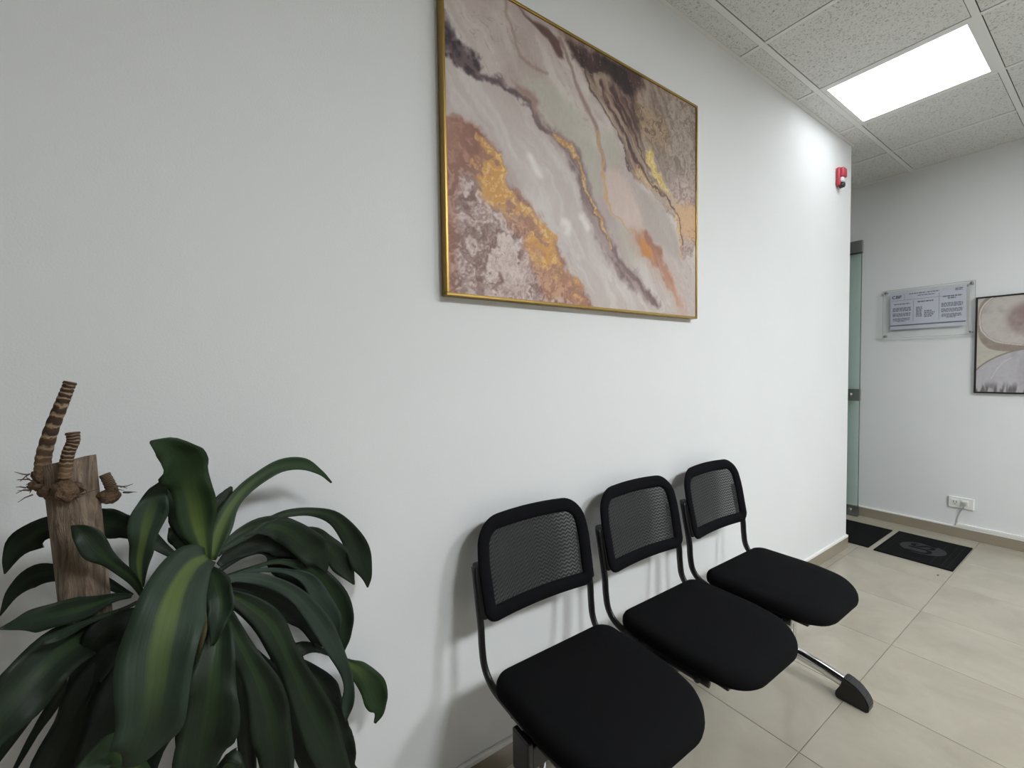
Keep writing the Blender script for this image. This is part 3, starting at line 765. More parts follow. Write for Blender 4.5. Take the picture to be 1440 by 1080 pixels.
al = thing('fire_alarm', 'small red fire alarm strobe high on the wall near its far corner', 'alarm', (3.39, -.02, 2.46))
bm = bmesh.new(); bm_box(bm, 3.352, 3.424, -.026, -.0005, 2.470, 2.590, bev=.012, seg=3); body = finish(bm, 'housing', M_red, al, True)
bm = bmesh.new(); bm_box(bm, 3.357, 3.419, -.046, -.022, 2.522, 2.584, bev=.011, seg=3); finish(bm, 'horn', M_red, al, True)
bm = bmesh.new(); bm_box(bm, 3.360, 3.416, -.042, -.022, 2.490, 2.522, bev=.008, seg=3); finish(bm, 'strobe_lens', M_lens, al, True)
bm = bmesh.new(); bm_cyl(bm, (3.388, -.018, 2.476), (3.388, -.040, 2.473), .020, .014); finish(bm, 'call_button', M_dgrey, al, True)

# ------------------------------------------------------------------ doormats
def mat_material(name, a, b):
    m = mat(name, a, 0.95, spec=0.1); t = NT(m); n = t.noise(t.coord(), 420, 2)
    t.l(t.mix(n, a, b), t.b.inputs['Base Color']); t.bump(n, .8, .004); return m
M_dm = mat_material('black_mat_pile', (0.005, 0.005, 0.005, 1), (0.011, 0.011, 0.012, 1)); M_dmg = mat_material('grey_mat_print', (0.036, 0.036, 0.037, 1), (0.052, 0.052, 0.054, 1))
M_dmb = mat_material('dark_mat_print', (0.005, 0.005, 0.007, 1), (0.009, 0.009, 0.013, 1)); M_dms = mat_material('mat_stripe', (0.013, 0.013, 0.014, 1), (0.02, 0.02, 0.021, 1))
def doormat(x0, x1, y0, y1, label):
    t = thing('doormat', label, 'doormat', ((x0+x1)/2, (y0+y1)/2, 0), 'doormats by the glass door')
    box('pile', M_dm, (x0, x1, y0, y1, 0.0002, .008), t, bev=.003); return t
doormat(3.735, 4.268, -.098, .30, 'plain black doormat at the foot of the glass door, partly behind the wall corner')
dm = doormat(3.714, 4.288, -.522, -.130, 'black doormat with a grey round emblem and lettering, below the outlet')
cxm, cym = 3.995, -.325
bm = bmesh.new(); bm_cyl(bm, (cxm, cym, .0078), (cxm, cym, .0086), .118, seg=40); finish(bm, 'emblem_disc', M_dmg, dm)
text_mesh('LUSA', .17, Matrix.Translation((cxm, cym, .0089)) @ Matrix.Rotation(0, 4, 'Z'), M_dmb, 'emblem_letters', dm)
bm = bmesh.new()
for y in (-.490, -.462, -.412, -.176, -.158): bm_box(bm, 3.735, 4.268, y-.002, y+.002, .0078, .0085)
finish(bm, 'stripe', M_dms, dm)
bm = bmesh.new(); bmesh.ops.create_icosphere(bm, subdivisions=2, radius=.006)
for v in bm.verts: v.co = Vector((v.co.x*1.3+SPECK[0], v.co.y*.8+SPECK[1], max(v.co.z*.35, -.001)+.001+.0002))
o = finish(bm, 'debris', mat('dark_debris', (0.03, 0.025, 0.02, 1), .8), None, True); o['label'] = 'tiny dark speck of debris on the floor tile in front of the emblem doormat'; o['category'] = 'debris'
LEAVES = [
 ('young', 0.35, [(-0.034, -0.27, 0.985, 0.006, -0.989, -0.083, -0.122), (-0.042, -0.28, 1.056, 0.023, -0.989, -0.083, -0.122), (-0.048, -0.3, 1.114, 0.027, -0.982, -0.093, -0.165), (-0.055, -0.33, 1.160, 0.031, -0.942, -0.119, -0.315), (-0.066, -0.37, 1.194, 0.02, -0.73, -0.154, -0.666), (-0.084, -0.4, 1.209, 0.002, -0.425, -0.159, -0.891)]),
 ('plain', 0.25, [(-0.049, -0.25, 0.994, 0.005, -0.954, 0.028, -0.298), (-0.065, -0.23, 1.046, 0.016, -0.948, 0.022, -0.318), (-0.079, -0.21, 1.086, 0.017, -0.94, 0.016, -0.342), (-0.09, -0.2, 1.115, 0.002, -0.94, 0.018, -0.341)]),
 ('young', 0.3, [(-0.028, -0.27, 0.986, 0.007, -0.96, 0.067, 0.272), (-0.013, -0.25, 1.034, 0.018, -0.924, 0.097, 0.37), (0.01, -0.22, 1.068, 0.012, -0.79, 0.158, 0.592), (0.042, -0.19, 1.092, 0.012, -0.562, 0.201, 0.802), (0.087, -0.16, 1.108, 0.014, -0.206, 0.207, 0.956), (0.137, -0.13, 1.100, 0.012, 0.293, 0.148, 0.945), (0.171, -0.115, 1.075, 0.006, 0.676, 0.049, 0.735), (0.195, -0.11, 1.046, 0.002, 0.769, 0.012, 0.639)]),
 ('plain', 0.25, [(-0.027, -0.24, 1.009, 0.005, -0.969, 0.049, 0.243), (-0.017, -0.22, 1.045, 0.014, -0.95, 0.067, 0.306), (-0.005, -0.2, 1.070, 0.013, -0.902, 0.098, 0.421), (0.005, -0.19, 1.087, 0.002, -0.875, 0.111, 0.471)]),
 ('striped', 0.3, [(-0.119, -0.25, 0.959, 0.003, -0.987, -0.151, -0.048), (-0.118, -0.27, 1.007, 0.012, -0.992, -0.118, 0.052), (-0.109, -0.29, 1.051, 0.018, -0.977, -0.066, 0.203), (-0.1, -0.29, 1.090, 0.021, -0.96, -0.045, 0.276), (-0.09, -0.29, 1.117, 0.013, -0.955, -0.038, 0.294), (-0.087, -0.28, 1.131, 0.001, -0.97, -0.052, 0.238)]),
 ('plain', 0.25, [(-0.056, -0.26, 0.979, 0.003, -0.738, -0.273, -0.617), (-0.089, -0.25, 1.013, 0.007, -0.727, -0.276, -0.629), (-0.126, -0.24, 1.050, 0.016, -0.628, -0.289, -0.722), (-0.16, -0.22, 1.063, 0.02, -0.52, -0.298, -0.801), (-0.183, -0.2, 1.073, 0.013, -0.637, -0.297, -0.711), (-0.198, -0.19, 1.085, 0.002, -0.712, -0.294, -0.637)]),
 ('plain', 0.25, [(-0.112, -0.27, 0.94, 0.002, -0.971, -0.106, -0.213), (-0.12, -0.31, 0.996, 0.006, -0.927, -0.141, -0.348), (-0.138, -0.335, 1.035, 0.009, -0.861, -0.158, -0.483), (-0.152, -0.345, 1.064, 0.014, -0.878, -0.131, -0.46), (-0.163, -0.345, 1.087, 0.012, -0.828, -0.134, -0.545), (-0.175, -0.34, 1.098, 0.001, -0.736, -0.151, -0.659)]),
 ('plain', 0.25, [(-0.04, -0.24, 0.985, 0.003, -0.699, -0.265, -0.664), (-0.064, -0.21, 0.998, 0.011, -0.741, -0.254, -0.621), (-0.08, -0.19, 1.012, 0.011, -0.842, -0.221, -0.492), (-0.089, -0.18, 1.027, 0.001, -0.895, -0.197, -0.4)]),
 ('plain', 0.25, [(-0.147, -0.2, 0.977, 0.003, -0.783, -0.309, -0.54), (-0.193, -0.19, 1.039, 0.011, -0.7, -0.319, -0.639), (-0.231, -0.18, 1.059, 0.018, -0.186, -0.282, -0.941), (-0.256, -0.18, 1.048, 0.021, 0.583, -0.057, -0.81), (-0.275, -0.18, 1.027, 0.011, 0.863, 0.107, -0.494), (-0.284, -0.18, 1.000, 0.001, 0.934, 0.181, -0.308)]),
 ('plain', 0.25, [(-0.139, -0.2, 0.929, 0.004, -0.653, -0.361, -0.666), (-0.189, -0.18, 0.967, 0.009, -0.558, -0.369, -0.743), (-0.232, -0.17, 0.983, 0.012, -0.261, -0.356, -0.897), (-0.257, -0.17, 0.983, 0.017, 0.331, -0.214, -0.919), (-0.278, -0.17, 0.967, 0.009, 0.792, 0.018, -0.61), (-0.294, -0.17, 0.934, 0.001, 0.895, 0.108, -0.433)]),
 ('plain', 0.25, [(-0.129, -0.27, 0.957, 0.003, -0.204, -0.347, -0.915), (-0.146, -0.31, 0.976, 0.007, -0.054, -0.322, -0.945), (-0.169, -0.34, 0.983, 0.014, -0.003, -0.309, -0.951), (-0.192, -0.37, 0.995, 0.016, -0.069, -0.32, -0.945), (-0.208, -0.39, 1.003, 0.01, -0.041, -0.316, -0.948), (-0.222, -0.41, 1.010, 0.001, -0.043, -0.318, -0.947)]),
 ('plain', 0.25, [(-0.121, -0.27, 0.945, 0.003, 0.269, -0.333, -0.904), (-0.137, -0.32, 0.959, 0.003, 0.195, -0.35, -0.916), (-0.164, -0.35, 0.967, 0.004, 0.217, -0.342, -0.914), (-0.181, -0.38, 0.971, 0.006, 0.293, -0.321, -0.9), (-0.194, -0.39, 0.971, 0.002, 0.239, -0.339, -0.91)]),
 ('plain', 0.25, [(-0.127, -0.26, 0.921, 0.006, 0.291, -0.344, -0.893), (-0.153, -0.3, 0.928, 0.017, 0.255, -0.353, -0.9), (-0.181, -0.34, 0.937, 0.028, 0.437, -0.288, -0.852), (-0.207, -0.37, 0.924, 0.032, 0.704, -0.15, -0.694), (-0.232, -0.39, 0.897, 0.028, 0.819, -0.054, -0.571), (-0.254, -0.4, 0.859, 0.011, 0.89, 0.035, -0.455), (-0.263, -0.4, 0.835, 0.001, 0.934, 0.122, -0.335)]),
 ('plain', 0.25, [(-0.13, -0.24, 0.909, 0.005, 0.679, 0.059, -0.732), (-0.168, -0.22, 0.875, 0.008, 0.608, 0.022, -0.794), (-0.21, -0.2, 0.849, 0.009, 0.728, 0.12, -0.675), (-0.258, -0.18, 0.786, 0.008, 0.828, 0.236, -0.509), (-0.305, -0.16, 0.713, 0.006, 0.84, 0.285, -0.461), (-0.321, -0.16, 0.684, 0.001, 0.83, 0.332, -0.449)]),
 ('plain', 0.25, [(-0.126, -0.24, 0.899, 0.005, 0.766, 0.084, -0.638), (-0.171, -0.21, 0.85, 0.008, 0.71, 0.06, -0.701), (-0.217, -0.19, 0.812, 0.008, 0.788, 0.156, -0.596), (-0.26, -0.17, 0.743, 0.007, 0.86, 0.286, -0.422), (-0.298, -0.16, 0.668, 0.002, 0.862, 0.318, -0.395)]),
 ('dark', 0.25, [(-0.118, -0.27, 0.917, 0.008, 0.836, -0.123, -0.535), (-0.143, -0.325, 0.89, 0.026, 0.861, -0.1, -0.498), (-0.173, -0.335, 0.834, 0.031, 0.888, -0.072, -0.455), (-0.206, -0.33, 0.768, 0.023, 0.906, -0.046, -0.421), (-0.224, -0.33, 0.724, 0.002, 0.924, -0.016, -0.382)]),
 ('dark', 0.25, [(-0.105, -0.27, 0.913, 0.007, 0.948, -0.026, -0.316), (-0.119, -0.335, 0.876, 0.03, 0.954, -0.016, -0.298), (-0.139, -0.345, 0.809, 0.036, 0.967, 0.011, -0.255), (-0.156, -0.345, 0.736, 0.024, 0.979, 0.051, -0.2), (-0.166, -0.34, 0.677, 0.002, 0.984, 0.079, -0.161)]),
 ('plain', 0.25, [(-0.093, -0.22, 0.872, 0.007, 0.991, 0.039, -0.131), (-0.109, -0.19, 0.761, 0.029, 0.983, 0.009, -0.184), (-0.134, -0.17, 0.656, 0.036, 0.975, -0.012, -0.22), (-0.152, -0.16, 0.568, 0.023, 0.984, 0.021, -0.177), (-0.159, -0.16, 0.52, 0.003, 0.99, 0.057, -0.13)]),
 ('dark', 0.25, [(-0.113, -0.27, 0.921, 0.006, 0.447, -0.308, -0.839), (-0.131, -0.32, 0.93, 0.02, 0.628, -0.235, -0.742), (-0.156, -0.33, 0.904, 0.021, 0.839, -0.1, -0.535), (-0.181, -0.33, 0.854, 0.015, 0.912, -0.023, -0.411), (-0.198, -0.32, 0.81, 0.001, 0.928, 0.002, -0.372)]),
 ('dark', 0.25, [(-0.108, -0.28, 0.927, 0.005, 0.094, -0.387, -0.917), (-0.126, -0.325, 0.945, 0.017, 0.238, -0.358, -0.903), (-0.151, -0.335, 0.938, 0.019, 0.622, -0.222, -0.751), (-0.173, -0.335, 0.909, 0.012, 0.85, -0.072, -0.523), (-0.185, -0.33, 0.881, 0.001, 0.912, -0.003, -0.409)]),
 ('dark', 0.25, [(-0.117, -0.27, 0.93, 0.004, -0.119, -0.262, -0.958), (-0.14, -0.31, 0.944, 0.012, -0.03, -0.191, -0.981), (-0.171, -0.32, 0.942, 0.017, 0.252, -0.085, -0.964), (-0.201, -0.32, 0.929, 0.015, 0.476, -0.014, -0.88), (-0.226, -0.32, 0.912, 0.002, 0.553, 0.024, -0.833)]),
 ('striped', 0.18, [(-0.032, -0.3, 1.004, 0.014, 0.427, -0.287, -0.857), (-0.048, -0.36, 1.016, 0.03, 0.709, -0.203, -0.675), (-0.062, -0.44, 1.014, 0.037, 0.927, -0.069, -0.369), (-0.072, -0.48, 0.977, 0.037, 0.981, 0.012, -0.194), (-0.079, -0.49, 0.925, 0.036, 0.986, 0.025, -0.166), (-0.089, -0.48, 0.875, 0.031, 0.958, -0.051, -0.28), (-0.103, -0.47, 0.842, 0.019, 0.815, -0.238, -0.528), (-0.115, -0.46, 0.827, 0.002, 0.568, -0.405, -0.716)]),
 ('plain', 0.4, [(-0.031, -0.3, 0.986, 0.006, 0.938, 0.151, 0.311), (-0.019, -0.34, 0.971, 0.017, 0.97, 0.113, 0.216), (-0.015, -0.36, 0.945, 0.017, 1.000, 0.006, -0.028), (-0.021, -0.37, 0.916, 0.01, 0.974, -0.079, -0.211), (-0.027, -0.37, 0.893, 0.002, 0.963, -0.1, -0.251)]),
 ('plain', 0.3, [(-0.03, -0.28, 0.939, 0.007, 0.989, 0.085, 0.121), (-0.02, -0.34, 0.906, 0.015, 0.999, 0.04, 0.03), (-0.024, -0.37, 0.868, 0.024, 0.995, -0.025, -0.1), (-0.029, -0.38, 0.828, 0.033, 0.992, -0.039, -0.124), (-0.035, -0.38, 0.782, 0.037, 0.984, -0.067, -0.164), (-0.046, -0.37, 0.726, 0.028, 0.984, -0.066, -0.167), (-0.054, -0.36, 0.662, 0.008, 0.988, -0.051, -0.146), (-0.058, -0.36, 0.637, 0.002, 0.984, -0.068, -0.166)]),
 ('plain', 0.3, [(-0.026, -0.27, 0.946, 0.005, 0.958, 0.132, 0.254), (-0.006, -0.27, 0.872, 0.012, 0.946, 0.148, 0.287), (0.019, -0.27, 0.799, 0.019, 0.938, 0.158, 0.309), (0.042, -0.27, 0.724, 0.027, 0.968, 0.103, 0.227), (0.055, -0.26, 0.638, 0.032, 0.995, 0.01, 0.096), (0.059, -0.25, 0.547, 0.026, 0.999, -0.05, 0.02), (0.059, -0.25, 0.464, 0.003, 0.998, -0.067, -0.001)]),
 ('plain', 0.3, [(-0.022, -0.26, 0.931, 0.004, 0.654, 0.307, 0.691), (0.019, -0.25, 0.888, 0.015, 0.73, 0.275, 0.626), (0.06, -0.24, 0.827, 0.021, 0.88, 0.174, 0.441), (0.088, -0.23, 0.741, 0.022, 0.947, 0.097, 0.306), (0.117, -0.22, 0.644, 0.029, 0.949, 0.094, 0.3), (0.151, -0.21, 0.539, 0.032, 0.954, 0.083, 0.289), (0.183, -0.2, 0.42, 0.021, 0.966, 0.049, 0.253), (0.2, -0.2, 0.346, 0.003, 0.974, 0.022, 0.226)]),
 ('grey', 0.2, [(-0.021, -0.26, 0.943, 0.004, 0.078, 0.378, 0.923), (0.015, -0.24, 0.932, 0.008, 0.255, 0.364, 0.896), (0.058, -0.22, 0.904, 0.011, 0.541, 0.304, 0.784), (0.104, -0.2, 0.855, 0.014, 0.768, 0.204, 0.608), (0.145, -0.18, 0.781, 0.018, 0.876, 0.121, 0.467), (0.178, -0.165, 0.707, 0.017, 0.926, 0.059, 0.374), (0.202, -0.155, 0.636, 0.013, 0.964, -0.019, 0.264), (0.211, -0.15, 0.588, 0.011, 0.984, -0.165, 0.063), (0.208, -0.15, 0.548, 0.013, 0.96, -0.266, -0.083), (0.204, -0.15, 0.511, 0.002, 0.953, -0.282, -0.106)]),
 ('plain', 0.25, [(-0.02, -0.26, 0.989, 0.005, -0.633, 0.246, 0.734), (0.012, -0.23, 1.007, 0.01, -0.43, 0.283, 0.858), (0.051, -0.2, 1.005, 0.016, 0.111, 0.293, 0.95), (0.094, -0.17, 0.979, 0.025, 0.591, 0.202, 0.781), (0.136, -0.145, 0.926, 0.03, 0.753, 0.139, 0.643), (0.166, -0.13, 0.886, 0.02, 0.885, 0.045, 0.463), (0.176, -0.125, 0.848, 0.002, 0.967, -0.058, 0.248)]),
 ('plain', 0.2, [(-0.015, -0.26, 0.994, 0.004, -0.408, 0.295, 0.864), (0.029, -0.22, 1.001, 0.007, -0.436, 0.291, 0.851), (0.063, -0.19, 1.010, 0.007, -0.341, 0.296, 0.892), (0.1, -0.16, 1.008, 0.008, -0.005, 0.286, 0.958), (0.153, -0.12, 0.99, 0.009, 0.292, 0.239, 0.926), (0.201, -0.1, 0.961, 0.016, 0.689, 0.101, 0.718), (0.24, -0.08, 0.9, 0.024, 0.89, -0.031, 0.454), (0.263, -0.075, 0.84, 0.025, 0.943, -0.096, 0.319), (0.279, -0.07, 0.789, 0.013, 0.968, -0.162, 0.19), (0.28, -0.07, 0.76, 0.002, 0.971, -0.238, 0.034)]),
 ('plain', 0.25, [(0.096, -0.12, 0.963, 0.006, 0.381, 0.258, 0.888), (0.155, -0.1, 0.932, 0.016, 0.581, 0.194, 0.79), (0.194, -0.085, 0.883, 0.024, 0.813, 0.079, 0.577), (0.225, -0.075, 0.83, 0.021, 0.889, 0.014, 0.457), (0.248, -0.07, 0.777, 0.002, 0.917, -0.017, 0.399)]),
 ('dark', 0.25, [(-0.018, -0.24, 0.963, 0.005, -0.577, 0.277, 0.768), (0.012, -0.2, 0.97, 0.016, -0.323, 0.318, 0.892), (0.054, -0.17, 0.964, 0.021, 0.175, 0.315, 0.933), (0.094, -0.14, 0.935, 0.022, 0.525, 0.249, 0.814), (0.118, -0.13, 0.91, 0.013, 0.735, 0.168, 0.657), (0.136, -0.12, 0.883, 0.003, 0.814, 0.125, 0.568)]),
 ('dark', 0.25, [(-0.021, -0.24, 0.951, 0.004, -0.449, 0.315, 0.836), (0.023, -0.19, 0.956, 0.007, -0.315, 0.331, 0.89), (0.06, -0.16, 0.95, 0.019, 0.454, 0.276, 0.847), (0.096, -0.13, 0.897, 0.029, 0.843, 0.129, 0.523), (0.124, -0.11, 0.834, 0.023, 0.931, 0.051, 0.361), (0.14, -0.1, 0.78, 0.003, 0.96, 0.01, 0.279)]),
 ('plain', 0.25, [(-0.016, -0.23, 0.937, 0.002, -0.072, 0.37, 0.926), (0.028, -0.19, 0.924, 0.004, -0.023, 0.369, 0.929), (0.085, -0.15, 0.908, 0.005, 0.285, 0.333, 0.899), (0.149, -0.12, 0.86, 0.016, 0.698, 0.196, 0.689), (0.193, -0.1, 0.784, 0.024, 0.901, 0.047, 0.431), (0.217, -0.09, 0.716, 0.023, 0.972, -0.077, 0.223), (0.221, -0.085, 0.665, 0.014, 0.978, -0.21, -0.006), (0.218, -0.08, 0.628, 0.002, 0.955, -0.273, -0.118)]),
 ('grey', 0.25, [(-0.014, -0.24, 0.936, 0.002, -0.045, 0.375, 0.926), (0.033, -0.2, 0.923, 0.004, 0.123, 0.367, 0.922), (0.09, -0.16, 0.891, 0.005, 0.408, 0.321, 0.855), (0.135, -0.14, 0.851, 0.013, 0.765, 0.175, 0.62), (0.166, -0.125, 0.788, 0.02, 0.907, 0.063, 0.417), (0.188, -0.115, 0.731, 0.018, 0.944, 0.01, 0.33), (0.199, -0.11, 0.691, 0.003, 0.966, -0.035, 0.257)]),
 ('dark', 0.25, [(-0.019, -0.25, 0.929, 0.004, 0.35, 0.368, 0.862), (0.02, -0.21, 0.896, 0.014, 0.488, 0.34, 0.804), (0.069, -0.17, 0.842, 0.02, 0.653, 0.286, 0.702), (0.123, -0.14, 0.773, 0.021, 0.792, 0.206, 0.574), (0.152, -0.125, 0.712, 0.014, 0.94, 0.055, 0.337), (0.159, -0.12, 0.669, 0.003, 0.986, -0.058, 0.155)]),
 ('dark', 0.25, [(-0.019, -0.24, 0.912, 0.004, 0.678, 0.304, 0.669), (0.025, -0.19, 0.845, 0.016, 0.75, 0.27, 0.603), (0.068, -0.15, 0.764, 0.023, 0.883, 0.176, 0.436), (0.095, -0.12, 0.675, 0.027, 0.963, 0.069, 0.259), (0.112, -0.11, 0.59, 0.022, 0.99, -0.009, 0.143), (0.117, -0.1, 0.524, 0.003, 0.996, -0.061, 0.069)]),
 ('plain', 0.25, [(0.034, -0.15, 0.681, 0.006, -0.377, 0.639, 0.67), (0.076, -0.14, 0.695, 0.016, -0.292, 0.65, 0.702), (0.122, -0.13, 0.699, 0.014, 0.032, 0.644, 0.764), (0.158, -0.125, 0.678, 0.006, 0.479, 0.531, 0.699), (0.194, -0.12, 0.642, 0.002, 0.596, 0.477, 0.646)]),
 ('young', 0.25, [(0.192, -0.1, 0.65, 0.003, 0.807, 0.199, 0.556), (0.219, -0.09, 0.607, 0.007, 0.769, 0.233, 0.595), (0.25, -0.085, 0.569, 0.021, 0.816, 0.186, 0.547), (0.28, -0.08, 0.513, 0.029, 0.91, 0.064, 0.409), (0.294, -0.08, 0.47, 0.026, 0.971, -0.099, 0.219), (0.297, -0.08, 0.435, 0.012, 0.917, -0.374, -0.141), (0.286, -0.08, 0.415, 0.003, 0.738, -0.54, -0.405)]),
 ('dark', 0.25, [(0.087, -0.14, 0.698, 0.006, 0.695, 0.327, 0.641), (0.135, -0.125, 0.638, 0.018, 0.787, 0.261, 0.559), (0.172, -0.115, 0.566, 0.025, 0.918, 0.117, 0.379), (0.192, -0.11, 0.494, 0.021, 0.96, 0.038, 0.277), (0.212, -0.1, 0.426, 0.009, 0.955, 0.05, 0.291), (0.227, -0.1, 0.379, 0.002, 0.949, 0.066, 0.308)]),
 ('dark', 0.25, [(0.114, -0.12, 0.62, 0.006, 0.882, 0.19, 0.432), (0.157, -0.11, 0.528, 0.028, 0.897, 0.17, 0.408), (0.195, -0.1, 0.435, 0.029, 0.946, 0.084, 0.314), (0.213, -0.1, 0.355, 0.021, 0.984, -0.045, 0.173), (0.218, -0.1, 0.3, 0.003, 0.989, -0.121, 0.09)]),
 ('dark', 0.25, [(0.012, -0.2, 0.796, 0.005, 0.881, 0.215, 0.421), (0.064, -0.17, 0.673, 0.022, 0.902, 0.192, 0.387), (0.108, -0.15, 0.548, 0.029, 0.944, 0.128, 0.304), (0.141, -0.14, 0.419, 0.026, 0.971, 0.067, 0.231), (0.158, -0.14, 0.336, 0.003, 0.98, 0.035, 0.197)]),
 ('dark', 0.25, [(-0.009, -0.2, 0.831, 0.006, 0.927, 0.324, 0.189), (0.005, -0.17, 0.713, 0.016, 0.938, 0.311, 0.155), (0.013, -0.15, 0.595, 0.017, 0.956, 0.281, 0.086), (0.017, -0.14, 0.482, 0.013, 0.965, 0.259, 0.036), (0.017, -0.14, 0.422, 0.002, 0.968, 0.251, 0.011)]),
 ('dark', 0.25, [(0.09, -0.1, 0.666, 0.006, 0.716, -0.409, -0.566), (0.048, -0.1, 0.613, 0.011, 0.585, -0.467, -0.663), (-0.004, -0.11, 0.59, 0.012, 0.545, -0.476, -0.691), (-0.041, -0.12, 0.557, 0.008, 0.773, -0.354, -0.527), (-0.059, -0.12, 0.516, 0.002, 0.881, -0.256, -0.398)]),
 ('grey', 0.25, [(0.201, -0.1, 0.484, 0.003, 0.917, 0.122, 0.38), (0.221, -0.09, 0.432, 0.007, 0.96, 0.028, 0.278), (0.227, -0.085, 0.389, 0.008, 0.981, -0.194, 0.021), (0.224, -0.08, 0.355, 0.002, 0.94, -0.315, -0.129)]),
 ('plain', 0.25, [(0.17, -0.1, 0.388, 0.006, 0.508, 0.521, 0.686), (0.219, -0.09, 0.344, 0.012, 0.658, 0.428, 0.619), (0.244, -0.085, 0.299, 0.008, 0.875, 0.211, 0.435), (0.261, -0.08, 0.254, 0.002, 0.92, 0.137, 0.368)]),
 ('young', 0.3, [(-0.08, -0.33, 0.612, 0.005, -0.846, -0.392, -0.361), (-0.112, -0.37, 0.731, 0.012, -0.855, -0.383, -0.348), (-0.126, -0.4, 0.803, 0.014, -0.784, -0.434, -0.444), (-0.137, -0.42, 0.824, 0.018, 0.182, -0.52, -0.834), (-0.155, -0.44, 0.821, 0.012, 0.687, -0.302, -0.661), (-0.168, -0.45, 0.805, 0.001, 0.819, -0.19, -0.542)]),
 ('plain', 0.25, [(0.012, -0.25, 0.494, 0.006, -0.972, -0.152, -0.182), (-0.002, -0.29, 0.601, 0.015, -0.955, -0.19, -0.228), (-0.017, -0.31, 0.665, 0.017, -0.975, -0.147, -0.166), (-0.01, -0.33, 0.684, 0.01, -0.595, -0.493, -0.635), (0.004, -0.34, 0.669, 0.002, -0.795, -0.374, -0.477)]),
 ('dark', 0.25, [(-0.145, -0.2, 0.88, 0.005, 0.931, -0.019, -0.365), (-0.185, -0.14, 0.776, 0.02, 0.918, -0.037, -0.395), (-0.228, -0.12, 0.681, 0.023, 0.93, -0.015, -0.368), (-0.255, -0.11, 0.599, 0.015, 0.953, 0.031, -0.302), (-0.264, -0.11, 0.567, 0.002, 0.957, 0.041, -0.288)]),
 ('dark', 0.25, [(-0.07, -0.2, 0.879, 0.007, 0.993, 0.103, 0.063), (-0.066, -0.16, 0.751, 0.023, 0.995, 0.09, 0.039), (-0.066, -0.14, 0.627, 0.028, 0.999, 0.044, -0.033), (-0.075, -0.13, 0.512, 0.02, 0.997, 0.013, -0.079), (-0.079, -0.13, 0.457, 0.002, 0.997, 0.018, -0.072)]),
]
TRUNK_TOP = (-0.1867, -0.28, 1.1777)
TRUNK_BASE = (-0.1522, -0.28, 0.3)
TRUNK_R = 0.0259
SPROUTS = [
 ([(-0.2126, -0.285, 1.1671), (-0.21, -0.287, 1.189), (-0.2012, -0.29, 1.2232), (-0.1898, -0.292, 1.2573), (-0.1835, -0.292, 1.2769), (-0.1795, -0.292, 1.2898)], 0.0082, 0.0062, 14),
 ([(-0.1847, -0.315, 1.159), (-0.1822, -0.317, 1.1786), (-0.1787, -0.318, 1.1949), (-0.174, -0.318, 1.2091), (-0.1743, -0.318, 1.2209)], 0.0066, 0.0066, 11),
 ([(-0.1434, -0.28, 1.126), (-0.1469, -0.28, 1.1394), (-0.1511, -0.28, 1.1518)], 0.0068, 0.0060, 5),
]
KNOBS = [
 ((-0.2128, -0.285, 1.1611), 0.0105, (1, 1, 1.1)),
 ((-0.2187, -0.285, 1.1482), 0.0095, (1.1, 1, 0.8)),
 ((-0.186, -0.312, 1.1408), 0.0135, (0.9, 0.9, 1.2)),
 ((-0.1785, -0.308, 1.1426), 0.0100, (1, 0.8, 1)),
 ((-0.1476, -0.28, 1.1192), 0.0125, (1.15, 1, 0.9)),
 ((-0.2056, -0.29, 1.1391), 0.0110, (1, 1, 1)),
]
FIBRES = [((-0.2224, -0.285, 1.1586), (-1, 0, .1)), ((-0.2216, -0.285, 1.1427), (-1, 0, -.1)), ((-0.1387, -0.28, 1.1252), (.9, 0, -.1)), ((-0.1764, -0.312, 1.1371), (.4, -.6, -.3))]
CANES = [([(-0.06, -0.24, 0.31), (-0.05, -0.25, 0.6), (-0.0383, -0.265, 0.9234), (-0.0357, -0.27, 0.9731)], .012), ([(-0.15, -0.22, 0.31), (-0.14, -0.235, 0.6), (-0.1166, -0.25, 0.8951), (-0.1166, -0.255, 0.93)], .011)]
SPECK = (3.585, -0.479)

